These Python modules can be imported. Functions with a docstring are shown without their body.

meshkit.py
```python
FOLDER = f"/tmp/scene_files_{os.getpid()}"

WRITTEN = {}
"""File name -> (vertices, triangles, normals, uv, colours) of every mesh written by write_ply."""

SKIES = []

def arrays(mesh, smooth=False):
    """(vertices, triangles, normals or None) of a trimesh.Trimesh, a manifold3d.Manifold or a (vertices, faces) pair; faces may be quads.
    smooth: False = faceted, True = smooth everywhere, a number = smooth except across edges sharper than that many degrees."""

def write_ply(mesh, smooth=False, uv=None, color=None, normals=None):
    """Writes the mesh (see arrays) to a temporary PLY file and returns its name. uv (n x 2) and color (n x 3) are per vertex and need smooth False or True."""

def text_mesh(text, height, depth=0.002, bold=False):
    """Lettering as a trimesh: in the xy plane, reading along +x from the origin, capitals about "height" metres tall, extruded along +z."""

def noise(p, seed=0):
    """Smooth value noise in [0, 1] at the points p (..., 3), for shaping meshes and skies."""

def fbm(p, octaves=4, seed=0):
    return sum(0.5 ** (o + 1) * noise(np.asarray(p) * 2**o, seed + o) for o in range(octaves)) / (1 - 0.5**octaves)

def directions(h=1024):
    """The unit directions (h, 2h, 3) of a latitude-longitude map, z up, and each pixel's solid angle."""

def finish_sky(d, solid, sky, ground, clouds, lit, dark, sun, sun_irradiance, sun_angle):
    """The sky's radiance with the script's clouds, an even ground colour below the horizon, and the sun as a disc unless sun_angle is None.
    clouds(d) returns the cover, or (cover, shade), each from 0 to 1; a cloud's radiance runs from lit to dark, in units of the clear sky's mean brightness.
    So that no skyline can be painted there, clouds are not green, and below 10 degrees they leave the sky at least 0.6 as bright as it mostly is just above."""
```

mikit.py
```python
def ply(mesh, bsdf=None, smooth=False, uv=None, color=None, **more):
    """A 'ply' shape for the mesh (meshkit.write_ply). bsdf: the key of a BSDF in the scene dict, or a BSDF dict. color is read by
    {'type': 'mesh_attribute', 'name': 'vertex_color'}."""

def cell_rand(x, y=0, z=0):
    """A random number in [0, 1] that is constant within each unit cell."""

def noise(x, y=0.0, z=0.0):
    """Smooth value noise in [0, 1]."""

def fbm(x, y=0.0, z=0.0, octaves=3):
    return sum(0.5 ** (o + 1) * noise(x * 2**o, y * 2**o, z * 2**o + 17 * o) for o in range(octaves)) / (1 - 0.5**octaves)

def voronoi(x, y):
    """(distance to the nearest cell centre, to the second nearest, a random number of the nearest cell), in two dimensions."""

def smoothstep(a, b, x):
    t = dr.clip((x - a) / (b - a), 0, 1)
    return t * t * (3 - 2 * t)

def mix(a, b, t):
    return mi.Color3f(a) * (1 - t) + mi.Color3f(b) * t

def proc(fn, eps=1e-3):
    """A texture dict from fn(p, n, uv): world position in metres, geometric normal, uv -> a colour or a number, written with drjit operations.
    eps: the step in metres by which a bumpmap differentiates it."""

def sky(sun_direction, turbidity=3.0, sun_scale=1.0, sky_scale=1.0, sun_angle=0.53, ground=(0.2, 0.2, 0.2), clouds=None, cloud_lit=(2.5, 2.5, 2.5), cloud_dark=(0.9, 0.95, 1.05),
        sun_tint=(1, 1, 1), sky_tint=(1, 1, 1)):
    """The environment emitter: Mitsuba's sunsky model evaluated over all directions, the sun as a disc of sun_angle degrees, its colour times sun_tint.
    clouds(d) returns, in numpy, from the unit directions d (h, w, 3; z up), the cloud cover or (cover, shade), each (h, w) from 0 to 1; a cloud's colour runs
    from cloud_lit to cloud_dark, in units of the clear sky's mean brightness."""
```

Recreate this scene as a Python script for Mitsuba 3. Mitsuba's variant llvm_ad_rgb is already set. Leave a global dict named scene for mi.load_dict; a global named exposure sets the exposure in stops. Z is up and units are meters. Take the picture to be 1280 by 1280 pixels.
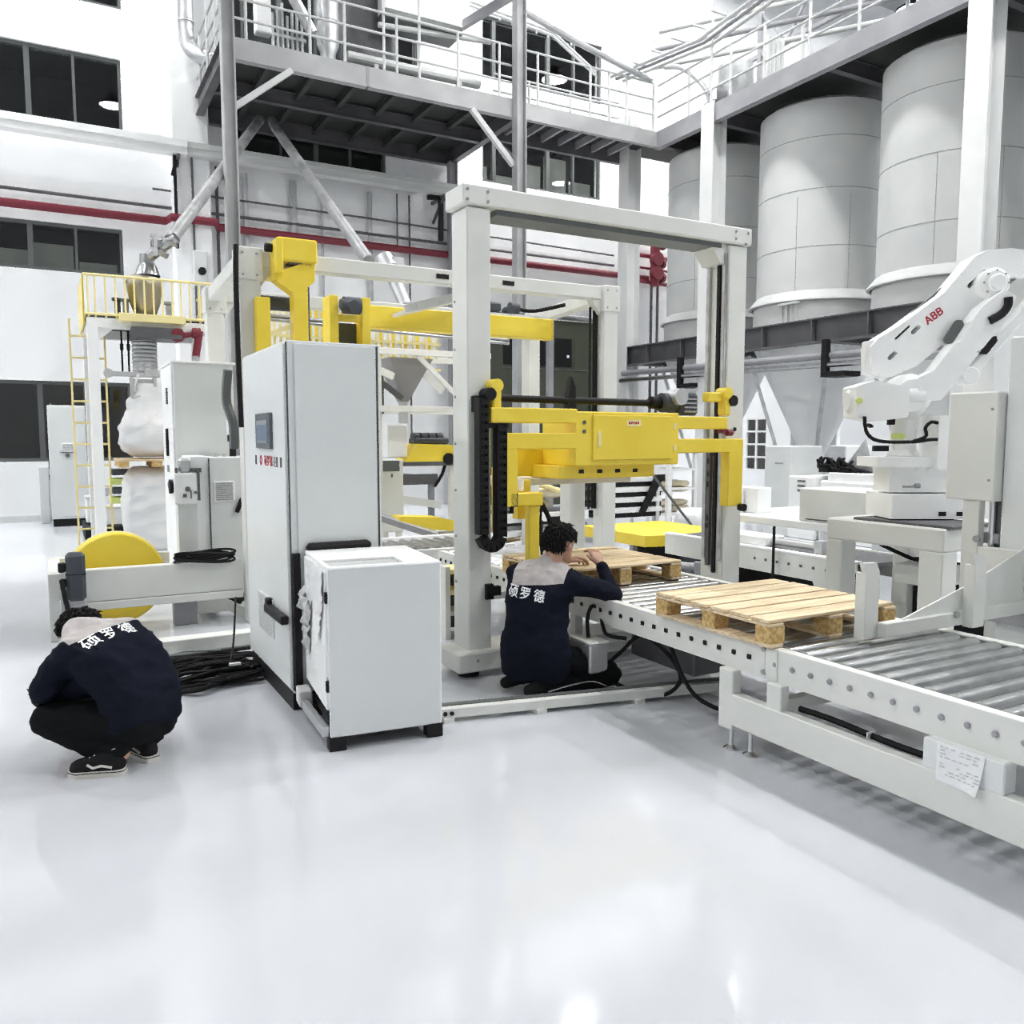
import math, random
import numpy as np, trimesh, drjit as dr, mitsuba as mi
import manifold3d as m3
import shapely.geometry as sg
from shapely.ops import unary_union
import mikit, meshkit
from mikit import ply, proc, noise, fbm, smoothstep, mix, cell_rand
T = mi.ScalarTransform4f
random.seed(7); np.random.seed(7)
scene, labels = {}, {}

# ---------------------------------------------------------------- camera
EYE = np.array([0.0, 0.0, 1.55]); YAW = math.radians(29.05); PITCH = math.atan(95 / 1040)
FWD = np.array([math.sin(YAW) * math.cos(PITCH), math.cos(YAW) * math.cos(PITCH), -math.sin(PITCH)])
RIGHT = np.array([math.cos(YAW), -math.sin(YAW), 0.0])
scene['camera'] = {'type': 'perspective', 'fov': 2 * math.degrees(math.atan(640 / 1040)), 'fov_axis': 'x', 'near_clip': 0.05, 'far_clip': 200.0,
                   'to_world': T().look_at(origin=EYE.tolist(), target=(EYE + FWD).tolist(), up=[0, 0, 1])}
# ---------------------------------------------------------------- light: high-bay lamps, some inferred, some added as fill (built further down at these places)
LAMP_XY = [(x, y, 1.6) for x in (8.6, 14.8) for y in (-7.6, -2.97, 1.68, 6.3, 10.97, 15.4)] + [(20.95, y, 1.0) for y in (1.68, 6.3, 10.97, 15.4)]
LAMP_XY += [(-11.0, y, .6 if y < 5 else 1.5) for y in (-7.6, -2.97, 1.68, 6.3, 10.97, 15.4)] + [(2.47, 1.68, .5), (1.2, 15.2, 1.3), (-4.0, 13.0, 2.2), (-4.0, 7.5, .8), (10.9, 16.0, .4), (12.6, 15.6, .35)]  # far-left and left back-wall lamps added as fill; dimmest ones follow reflections
LAMP_Z, LAMP_R, LAMP_POWER = 13.0, 0.42, 80.0
exposure = 0.66

# ---------------------------------------------------------------- materials
def rgb(*c): return {'type': 'rgb', 'value': list(c)}
def mat(name, col, rough=0.5, metal=0.0, spec=0.5, **kw):
    c = col if isinstance(col, dict) else rgb(*col)
    scene['mat_' + name] = {'type': 'twosided', 'bsdf': {'type': 'principled', 'base_color': c, 'roughness': rough, 'metallic': metal, 'specular': spec, **kw}}
def wear(a, b, s, lo=0.3, hi=0.75):
    return proc(lambda p, n, uv: mix(a, b, smoothstep(lo, hi, fbm(p.x * s, p.y * s, p.z * s))))
mat('wall', wear((.86, .87, .88), (.89, .90, .91), 0.7), .7, spec=.3)
mat('outer_wall', (.55, .56, .56), .8, spec=.2)
mat('ceiling', (.30, .31, .32), .8, spec=.2)
def floor_col(p, n, uv):
    f = fbm(p.x * .6, p.y * .6)
    g = fbm(p.x * 7, p.y * 7 + 3)
    return mix((.525, .54, .575), (.55, .565, .60), smoothstep(.3, .7, f)) * (.985 + .03 * g)
mat('floor', proc(floor_col), proc(lambda p, n, uv: .085 + .02 * fbm(p.x * 2.2, p.y * 2.2)), spec=.42)
mat('paint', wear((.665, .675, .645), (.705, .71, .68), 3), .42)            # warm light grey machine paint
mat('cabinet', wear((.66, .685, .685), (.69, .71, .71), 2), .38)      # light grey enclosure paint
mat('white', wear((.84, .85, .85), (.87, .88, .875), 3), .38)
mat('seam', (.05, .055, .05), .6)
mat('tank', wear((.55, .56, .56), (.61, .62, .615), 1.2), .5)
mat('column', wear((.72, .73, .73), (.78, .785, .78), 1.5), .5)
mat('steel_dark', wear((.075, .075, .082), (.105, .105, .112), 2.5), .5)
mat('steel_mid', wear((.25, .25, .27), (.32, .32, .34), 2.0), .5)
mat('deck', (.04, .043, .042), .7)  # near black: the shade under the platforms is put into this colour
mat('rail', (.56, .575, .57), .45)
mat('steel_light', wear((.34, .345, .35), (.41, .415, .42), 2.0), .5)
mat('pipe_grey', wear((.27, .275, .28), (.36, .365, .37), 5), .42, metal=.25)
mat('tank_seam', (.36, .37, .37), .5)
mat('film_dark', (.40, .41, .41), .3)
mat('zinc', wear((.44, .45, .455), (.56, .565, .57), 14), .24, metal=1.0)
mat('chrome', (.78, .79, .80), .14, metal=1.0)
mat('stainless', (.46, .42, .33), .3, metal=.9)
mat('duct', wear((.50, .51, .52), (.62, .63, .64), 6), .42, metal=.7)
mat('yellow', wear((.82, .62, .045), (.86, .67, .07), 4), .4)
mat('yellow_pale', (.84, .74, .36), .45)
mat('yellow_foil', (.60, .47, .03), .2)
mat('black', (.010, .010, .011), .55, spec=.22)
mat('rubber', (.007, .007, .008), .65, spec=.2)
mat('motor', (.055, .063, .075), .5, spec=.35)
mat('red', (.17, .016, .03), .42)
mat('red_text', (.34, .015, .03), .5)
mat('ink', (.06, .06, .065), .6)
mat('pencil', (.42, .42, .44), .8)
mat('paper', (.80, .81, .82), .8)
mat('green_sticker', (.62, .70, .22), .6)
mat('white_text', (.86, .87, .88), .8)
mat('screen', (.20, .25, .33), .18)
mat('screen_edge', (.10, .115, .125), .35)
mat('navy', wear((.0055, .007, .015), (.0075, .009, .0185), 9), .9, spec=.15)
mat('trouser', wear((.005, .0055, .0062), (.0065, .007, .0078), 9), .9, spec=.15)
mat('yoke', wear((.43, .40, .395), (.49, .46, .45), 30), .9, spec=.2)
mat('skin', (.46, .27, .19), .5)
mat('hair', (.006, .0055, .0055), .7, spec=.2)
mat('shoe', (.010, .010, .011), .75, spec=.2)
mat('sole', (.62, .60, .55), .7)
def wood(p, n, uv):
    plank = cell_rand(dr.floor(p.y * 9.3), dr.floor(p.x * 2.2), dr.floor(p.z * 22))
    g = fbm(p.x * 5, p.y * 60, p.z * 60)
    c = mix((.56, .43, .27), (.76, .64, .45), smoothstep(.25, .75, g))
    return c * (.82 + .28 * plank)
mat('wood', proc(wood), .75, spec=.2)
def wood_end(p, n, uv):
    g = fbm(p.x * 70, p.y * 70, p.z * 55)
    return mix((.42, .27, .10), (.62, .45, .22), smoothstep(.3, .7, g))
mat('chipblock', proc(wood_end), .85, spec=.15)
mat('bag', wear((.70, .71, .72), (.80, .80, .80), 2), .45)
mat('room_dark', (.045, .052, .05), .9, spec=.1)  # unlit interior put into the wall colour
mat('blind', (.16, .175, .16), .9, spec=.1)
mat('frame_dark', (.10, .11, .11), .4)
mat('olive', (.055, .062, .042), .6)
mat('film', (.60, .61, .60), .25)
scene['mat_pane'] = {'type': 'thindielectric', 'int_ior': 1.5}

# ---------------------------------------------------------------- helpers: names
def number(k):
    if k not in labels and k not in scene: return k
    i = 1
    while f'{k}_{i:03d}' in labels or f'{k}_{i:03d}' in scene: i += 1
    return f'{k}_{i:03d}'
def thing(name, label, cat, group=None, kind=None):
    k = number(name); labels[k] = {'label': label, 'category': cat}
    if group: labels[k]['group'] = group
    if kind: labels[k]['kind'] = kind
    return k
_known = {}
def M(name): return 'mat_' + name
def part(parent, name, mesh, m, smooth=False, label=None, kind=None, to_world=None):
    base = f'{parent}__{name}'
    i = _known.get(base, 0); k = base if i == 0 else f'{base}_{i:03d}'
    _known[base] = i + 1
    d = mesh if isinstance(mesh, dict) else ply(mesh, M(m), smooth)
    scene[k] = dict(d) if to_world is None else {**d, 'to_world': to_world}
    if label or kind:
        labels[k] = {}
        if label: labels[k]['label'] = label
        if kind: labels[k]['kind'] = kind
    return k
def solo(name, mesh, m, label, cat, group=None, smooth=False, kind=None):
    k = thing(name, label, cat, group, kind); scene[k] = mesh if isinstance(mesh, dict) else ply(mesh, M(m), smooth); return k
def struct(name, mesh, m, smooth=False, label=None, cat=None):
    scene[name] = ply(mesh, M(m), smooth); labels[name] = {'kind': 'structure', 'label': label or name.replace('_', ' '), 'category': cat or name.split('_')[0]}
    return name
# ---------------------------------------------------------------- helpers: shapes
def cat(*ms):
    ms = [m for m in ms if m is not None]
    return trimesh.util.concatenate(ms) if len(ms) > 1 else ms[0]
_BF = None
def box(x0, x1, y0, y1, z0, z1, b=0.0):
    if b <= 0:
        v = np.array([[x, y, z] for x in (x0, x1) for y in (y0, y1) for z in (z0, z1)], float)
        f = np.array([[0, 1, 3], [0, 3, 2], [4, 6, 7], [4, 7, 5], [0, 4, 5], [0, 5, 1], [2, 3, 7], [2, 7, 6], [0, 2, 6], [0, 6, 4], [1, 5, 7], [1, 7, 3]])
        return trimesh.Trimesh(v, f, process=False)
    global _BF
    b = min(b, .45 * min(x1 - x0, y1 - y0, z1 - z0))
    v = []
    for sx in (0, 1):
        for sy in (0, 1):
            for sz in (0, 1):
                for ax in range(3):
                    o = [b, b, b]; o[ax] = 0
                    v.append([(x1 - o[0]) if sx else (x0 + o[0]), (y1 - o[1]) if sy else (y0 + o[1]), (z1 - o[2]) if sz else (z0 + o[2])])
    v = np.array(v, float)
    if _BF is None:
        u = []
        for sx in (-1, 1):
            for sy in (-1, 1):
                for sz in (-1, 1):
                    for ax in range(3):
                        o = [.8, .8, .8]; o[ax] = 1; u.append([sx * o[0], sy * o[1], sz * o[2]])
        u = np.array(u); h = trimesh.convex.convex_hull(u)
        idx = [int(np.argmin(((u - p) ** 2).sum(1))) for p in h.vertices]
        _BF = np.array(idx)[h.faces]
    return trimesh.Trimesh(v, _BF, process=False)
def cbox(c, s, b=0.0): return box(c[0] - s[0] / 2, c[0] + s[0] / 2, c[1] - s[1] / 2, c[1] + s[1] / 2, c[2] - s[2] / 2, c[2] + s[2] / 2, b)
def frame(d, up=(0, 0, 1)):
    d = np.asarray(d, float); d = d / np.linalg.norm(d); u = np.asarray(up, float)
    s = np.cross(d, u)
    if np.linalg.norm(s) < 1e-5: s = np.cross(d, [1, 0, 0])
    s /= np.linalg.norm(s); return d, s, np.cross(s, d)
def beam(p0, p1, w, h, up=(0, 0, 1), b=0.0):
    """box of width w (sideways) and height h (up) along the line p0-p1"""
    p0, p1 = np.asarray(p0, float), np.asarray(p1, float); d, s, u = frame(p1 - p0, up); L = np.linalg.norm(p1 - p0)
    m = box(0, L, -w / 2, w / 2, -h / 2, h / 2, b); R = np.eye(4); R[:3, 0], R[:3, 1], R[:3, 2], R[:3, 3] = d, -s, u, p0
    m.apply_transform(R); return m
def ibeam(p0, p1, w, h, tf, tw, up=(0, 0, 1), open_c=False):
    """H section: flanges at +-h/2 along up, web between; open_c moves the web to one side"""
    p0, p1 = np.asarray(p0, float), np.asarray(p1, float); d, s, u = frame(p1 - p0, up); L = np.linalg.norm(p1 - p0)
    wy = (-w / 2, -w / 2 + tw) if open_c else (-tw / 2, tw / 2)
    m = cat(box(0, L, -w / 2, w / 2, h / 2 - tf, h / 2), box(0, L, -w / 2, w / 2, -h / 2, -h / 2 + tf), box(0, L, wy[0], wy[1], -h / 2 + tf, h / 2 - tf))
    R = np.eye(4); R[:3, 0], R[:3, 1], R[:3, 2], R[:3, 3] = d, -s, u, p0
    m.apply_transform(R); return m
def tube(pts, r, n=8, closed=False):
    p = np.asarray(pts, float); rr = np.broadcast_to(np.asarray(r, float), (len(p),))
    if closed: t = np.roll(p, -1, 0) - np.roll(p, 1, 0)
    else: t = np.gradient(p, axis=0)
    t /= np.linalg.norm(t, axis=1, keepdims=True) + 1e-12
    a = np.cross(t[0], [0, 0, 1.0])
    if np.linalg.norm(a) < .2: a = np.cross(t[0], [1.0, 0, 0])
    a /= np.linalg.norm(a); A = [a]
    for k in range(1, len(p)):
        a = a - t[k] * (a @ t[k]); a = a / (np.linalg.norm(a) + 1e-12); A.append(a)
    A = np.array(A); B = np.cross(t, A); ang = np.arange(n) * 2 * np.pi / n
    v = (p[:, None] + rr[:, None, None] * (np.cos(ang)[None, :, None] * A[:, None] + np.sin(ang)[None, :, None] * B[:, None])).reshape(-1, 3)
    m = len(p) if closed else len(p) - 1
    i, j = np.meshgrid(np.arange(m), np.arange(n), indexing='ij'); i2 = (i + 1) % len(p); j2 = (j + 1) % n
    f = np.stack([np.stack([i * n + j, i2 * n + j, i2 * n + j2], -1), np.stack([i * n + j, i2 * n + j2, i * n + j2], -1)], 2).reshape(-1, 3)
    f = f[:, ::-1]
    if not closed:
        v = np.vstack([v, p[:1], p[-1:]]); a0, a1 = len(v) - 2, len(v) - 1; k = np.arange(n); k2 = (k + 1) % n; e = (len(p) - 1) * n
        f = np.vstack([f, np.stack([k * 0 + a0, k, k2], 1), np.stack([k * 0 + a1, e + k2, e + k], 1)])
    m = trimesh.Trimesh(v, f, process=False)
    if m.volume < 0: m.invert()
    return m
def rod(p0, p1, r, n=12): return tube([p0, p1], r, n)
def spline(pts, k=8, closed=False):
    p = np.asarray(pts, float); n = len(p); out = []
    for i in range(n if closed else n - 1):
        g = (lambda q: p[q % n]) if closed else (lambda q: p[min(max(q, 0), n - 1)])
        a, b, c, d = g(i - 1), g(i), g(i + 1), g(i + 2)
        for t in np.arange(k) / k:
            out.append(.5 * (2 * b + (c - a) * t + (2 * a - 5 * b + 4 * c - d) * t * t + (3 * b - a - 3 * c + d) * t ** 3))
    if not closed: out.append(p[-1])
    return np.array(out)
def cable(pts, r, n=7, k=8, closed=False): return tube(spline(pts, k, closed), r, n, closed)
def lathe(prof, at=(0, 0, 0), n=24, axis=None):
    """revolve (radius, height) points about z (or about axis)"""
    pr = np.asarray(prof, float); ang = np.arange(n) * 2 * np.pi / n
    v = np.stack([pr[:, None, 0] * np.cos(ang), pr[:, None, 0] * np.sin(ang), np.broadcast_to(pr[:, None, 1], (len(pr), n))], -1).reshape(-1, 3)
    i, j = np.meshgrid(np.arange(len(pr) - 1), np.arange(n), indexing='ij'); j2 = (j + 1) % n
    f = np.stack([np.stack([i * n + j, i * n + j2, (i + 1) * n + j2], -1), np.stack([i * n + j, (i + 1) * n + j2, (i + 1) * n + j], -1)], 2).reshape(-1, 3)
    m = trimesh.Trimesh(v, f, process=False)
    if axis is not None:
        d, s, u = frame(axis); R = np.eye(4); R[:3, 0], R[:3, 1], R[:3, 2] = s, u, d
        if np.linalg.det(R[:3, :3]) < 0: R[:3, 0] *= -1
        m.apply_transform(R)
    m.apply_translation(at); return m
def disc(c, axis, r, t, n=24, b=0.0):
    b = min(b, t * .45)
    return lathe([(0, -t / 2), (r - b, -t / 2), (r, -t / 2 + b), (r, t / 2 - b), (r - b, t / 2), (0, t / 2)], c, n, axis)
def prism(poly, o, u, v, depth):
    """2-d polygon (shapely or points) in the plane o + a*u + b*v, extruded by depth along u x v"""
    poly = poly if hasattr(poly, 'geom_type') else sg.Polygon(poly)
    gs = getattr(poly, 'geoms', [poly])
    m = cat(*[trimesh.creation.extrude_polygon(g, depth, engine='earcut') for g in gs])
    u, v = np.asarray(u, float), np.asarray(v, float); R = np.eye(4); R[:3, 0], R[:3, 1], R[:3, 2], R[:3, 3] = u, v, np.cross(u, v), o
    m.apply_transform(R); return m
def rect(a0, a1, b0, b1): return sg.box(min(a0, a1), min(b0, b1), max(a0, a1), max(b0, b1))
def slot(a0, b0, a1, b1, r): return sg.LineString([(a0, b0), (a1, b1)]).buffer(r, 6)
def turned(m, at, deg):
    m = m.copy(); m.apply_transform(trimesh.transformations.rotation_matrix(math.radians(deg), [0, 0, 1])); m.apply_translation(at); return m
EX, EY, EZ = np.array([1., 0, 0]), np.array([0, 1., 0]), np.array([0, 0, 1.])
BOLT = {}
def bolt(parent, c, axis, r=.012, t=.008, m='zinc', name='bolt'):
    part(parent, name, disc(c, axis, r, t, 8), m, 30)
# ================================================================ the setting
struct('floor', box(-14, 26, -16, 17.3, -.1, 0), 'floor', label='glossy pale grey epoxy floor of the factory hall')
struct('ceiling', box(-14, 26, -16, 18, 14.2, 14.4), 'ceiling', label='high ceiling above the hall')
WY = 17.3
wins = [('a', -4.4, 1.40, 1.09, 2.54), ('b', -4.4, 1.37, 4.50, 5.35), ('c', -4.4, 1.45, 6.95, 8.37), ('d', -4.4, 1.50, 9.25, 10.75),
        ('e', 3.2, 6.55, 7.0, 7.75), ('f', 3.2, 7.3, 8.25, 10.9), ('g', 8.85, 12.1, 7.3, 8.75), ('h', 8.85, 12.1, 9.55, 10.9)]
holes = unary_union([rect(w[1], w[2], w[3], w[4]) for w in wins])
wall_poly = rect(-14, 26, 0, 14.2).difference(holes)
struct('wall_back', prism(wall_poly, (0, WY + .3, 0), EX, EZ, .3), 'wall', label='white back wall of the hall with dark ribbon windows')
struct('wall_left', box(-14.3, -14, -16, 18, 0, 14.2), 'outer_wall', label='left wall of the hall')
struct('wall_right', box(25.8, 26.1, -16, 18, 0, 14.2), 'outer_wall', label='right wall of the hall')
struct('wall_front', box(-14, 26, -16.3, -16, 0, 14.2), 'outer_wall', label='wall behind the camera')
for i, (n, x0, x1, z0, z1) in enumerate(wins):
    k = f'window_{i + 1}'
    labels[k] = {'kind': 'structure', 'category': 'window', 'label': ('lowest ribbon window of the back wall at the left, behind the slim cabinet', 'middle ribbon window of the back wall at the left, under the red pipe', 'ribbon window of the back wall just above the pale pipe tray', 'uppermost ribbon window of the back wall at the top left edge', 'dark window in the shade below the mezzanine', 'dark window behind the equipment on the mezzanine', 'dark window of the back wall under the walkway', 'dark window of the back wall above the walkway railing')[i]}
    yf = WY + .10
    fr = [beam((x0, yf, z0 + .03), (x1, yf, z0 + .03), .08, .06), beam((x0, yf, z1 - .03), (x1, yf, z1 - .03), .08, .06),
          box(x0, x0 + .05, yf - .04, yf + .04, z0, z1), box(x1 - .05, x1, yf - .04, yf + .04, z0, z1)]
    part(k, 'frame', cat(*fr), 'frame_dark')
    xs = [x1 - .05]; j = 0
    while xs[-1] - .72 > x0 + .1: xs.append(xs[-1] - .72)
    xs.append(x0 + .05)
    for j, xm in enumerate(xs[1:-1]):
        w = .09 if j % 2 else .045
        part(k, 'mullion', box(xm - w / 2, xm + w / 2, yf - .045, yf + .045, z0 + .06, z1 - .06), 'frame_dark')
    for j in range(len(xs) - 1):
        v = np.array([[xs[j + 1], yf, z0 + .06], [xs[j], yf, z0 + .06], [xs[j], yf, z1 - .06], [xs[j + 1], yf, z1 - .06]])
        part(k, 'pane', (v, np.array([[0, 1, 2], [0, 2, 3]])), 'pane')
    # the dark room behind: five inner sides
    d = .9 if n in 'ef' else 2.6
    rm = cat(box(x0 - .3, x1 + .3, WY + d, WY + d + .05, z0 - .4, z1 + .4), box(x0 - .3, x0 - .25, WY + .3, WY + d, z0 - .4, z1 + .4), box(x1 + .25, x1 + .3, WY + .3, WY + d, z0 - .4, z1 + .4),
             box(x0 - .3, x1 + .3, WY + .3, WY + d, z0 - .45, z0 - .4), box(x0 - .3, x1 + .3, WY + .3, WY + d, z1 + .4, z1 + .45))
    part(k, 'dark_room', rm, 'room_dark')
    if n in 'bg':   # roller blinds pulled partly down behind some panes
        for j, xm in enumerate(xs[:-1]):
            h = (.30, .62, .45, .2)[j % 4]
            part(k, 'blind', box(xs[j + 1] + .05, xm - .04, WY + .34, WY + .36, z0, z0 + h * (z1 - z0)), 'blind')
# pilasters and dado
struct('trim_1', box(2.22, 2.88, 16.85, WY, 0, 14.2, .02), 'wall', label='white pilaster standing out from the back wall beside the mezzanine', cat='pilaster')
struct('trim_2', box(8.05, 8.45, 16.95, WY, 0, 7.0, .02), 'wall', label='white pilaster of the back wall beyond the tall portal frame', cat='pilaster')
struct('baseboard_back', box(-14, 2.2, WY - .02, WY, 0, .12), 'cabinet', label='pale grey skirting along the foot of the back wall')
# ---------------------------------------------------------------- lamps
ANG = np.arange(24) * 2 * np.pi / 24
for x, y, pw in LAMP_XY:
    k = thing('high_bay_or_fill_lamp', 'unseen round high-bay lamp below the ceiling, in a set that includes added fill lamps', 'lamp', 'high-bay lamps under the ceiling')
    part(k, 'housing', lathe([(0.0, .42), (.10, .42), (.16, .22), (.44, .05), (.46, 0), (.43, 0)], (x, y, LAMP_Z), 24), 'black', 30)
    part(k, 'cord', rod((x, y, LAMP_Z + .42), (x, y, 14.2), .012, 6), 'black')
    v = np.vstack([np.stack([LAMP_R * np.cos(ANG) + x, LAMP_R * np.sin(ANG) + y, 0 * ANG + LAMP_Z + .005], 1), [[x, y, LAMP_Z + .005]]])
    f = np.array([[24, (i + 1) % 24, i] for i in range(24)])
    scene[k + '__light_disc'] = {**ply((v, f), 'mat_white'), 'emitter': {'type': 'area', 'radiance': rgb(LAMP_POWER * pw, LAMP_POWER * pw, LAMP_POWER * pw * .985)}}

# ---------------------------------------------------------------- pipes and tray along the back wall
k = thing('pipe_tray', 'long pale steel tray running along the back wall under the upper windows', 'tray')
part(k, 'channel', cat(box(-13.9, 2.45, 16.55, 16.84, 6.78, 6.90), box(-13.9, 2.45, 16.6, 16.84, 6.66, 6.78)), 'white')
part(k, 'channel', cat(box(2.45, 8.1, 16.6, 16.85, 6.80, 6.90), box(2.45, 8.1, 16.62, 16.85, 6.68, 6.80)), 'rail', label='grey stretch of the tray under the mezzanine')
for x in (-7.0, 2.3, 7.6):
    part(k, 'bracket', cat(box(x - .03, x + .03, 16.6, WY, 6.60, 6.66), beam((x, 16.7, 6.62), (x, WY - .04, 6.2), .05, .05)), 'steel_dark')
solo('fire_water_pipe', tube([(-14, 17.08, 5.56), (2.1, 17.08, 5.545), (2.16, 16.74, 5.545), (2.94, 16.74, 5.545), (3.0, 17.08, 5.54), (13.4, 17.08, 5.50)], .075, 12), 'red', 'dark red pipe running along the whole back wall', 'pipe', smooth=30)
solo('thin_wall_pipe', tube([(-14, 17.15, 5.86), (3.4, 17.15, 5.80), (12.4, 17.15, 5.74)], .03, 8), 'steel_dark', 'thin dark pipe running just above the red pipe on the back wall', 'pipe', smooth=30)
solo('upper_conduit', tube([(1.9, 17.15, 6.12), (6, 17.15, 6.10), (12.4, 17.15, 5.98)], .02, 8), 'steel_dark', 'thin dark conduit above the other thin pipe behind the mezzanine legs', 'pipe', smooth=30)
DROPS = [(2.55, 16.8, 6.7, 3.0, .02, 'steel_dark', 'thin dark drop pipe on the white pilaster'), (3.05, 17.2, 6.7, 2.5, .03, 'steel_dark', 'dark drop pipe beside the white pilaster'),
         (3.58, 17.2, 6.65, 1.0, .055, 'duct', 'silver drop pipe right of the left mezzanine column'), (4.52, 17.2, 6.65, 1.0, .075, 'duct', 'thickest silver drop pipe under the mezzanine'),
         (5.10, 17.2, 6.5, 1.0, .03, 'duct', 'thin silver drop pipe crossing the red pipe behind the long diagonal chute'), (5.16 + .97, 17.2, 6.65, 1.0, .05, 'duct', 'silver drop pipe right of the long diagonal chute'),
         (6.74, 17.2, 6.7, 5.6, .016, 'steel_dark', 'short thin dark drop rod ending at the red pipe'), (7.02, 17.2, 6.7, 1.0, .02, 'steel_dark', 'thin dark drop pipe at the right end of the grey tray')]
for x, y, z1, z0, r, m, l in DROPS: solo('drop_pipe', rod((x, y, z1), (x, y, z0), r, 10), m, l, 'pipe', smooth=30)
k = thing('pipe_hanger', 'black angled hanger bracket below the grey tray beside the portal frame', 'bracket')
part(k, 'arm', cat(beam((7.3, 16.85, 6.62), (7.75, 16.85, 6.66), .08, .09), box(7.56, 7.65, 16.8, 16.9, 5.75, 6.62)), 'black')
k = thing('pipe_hanger', 'black angled hanger bracket below the white tray left of the pilaster', 'bracket')
part(k, 'arm', cat(box(2.22, 2.27, 16.72, 16.78, 5.0, 6.66), beam((2.2, 16.75, 6.3), (2.3, 16.75, 6.64), .06, .06)), 'black')
k = thing('wall_switch_box', 'small grey switch box with black knob on the white pilaster', 'switch box')
part(k, 'case', box(2.52, 2.76, 16.74, 16.85, 4.35, 5.0, .015), 'cabinet'); part(k, 'knob', disc((2.66, 16.72, 4.62), EY, .07, .05), 'black', 30)
# red valve assembly on the wall behind the tanks
k = thing('valve_riser', 'dark red valve manifold with branch pipes on the back wall beside the first tank', 'valves')
for z in (6.55, 6.05, 5.75, 5.42): part(k, 'branch', rod((12.85, 17.0, z), (14.6, 17.0, z - .06), .05 if z != 5.75 else .03, 10), 'red', 30)
part(k, 'riser', rod((13.5, 16.92, 5.3), (13.5, 16.92, 6.65), .12, 12), 'red', 30)
for z in (6.4, 5.95, 5.6): part(k, 'valve', cat(disc((13.5, 16.85, z), EY, .17, .16, 16), disc((13.72, 16.9, z - .08), EX, .12, .08, 16)), 'red', 30)
for x in (13.42, 13.62): part(k, 'riser_pipe', rod((x, 16.95, 0), (x, 16.95, 5.4), .035, 8), 'steel_dark', 30)

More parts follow.
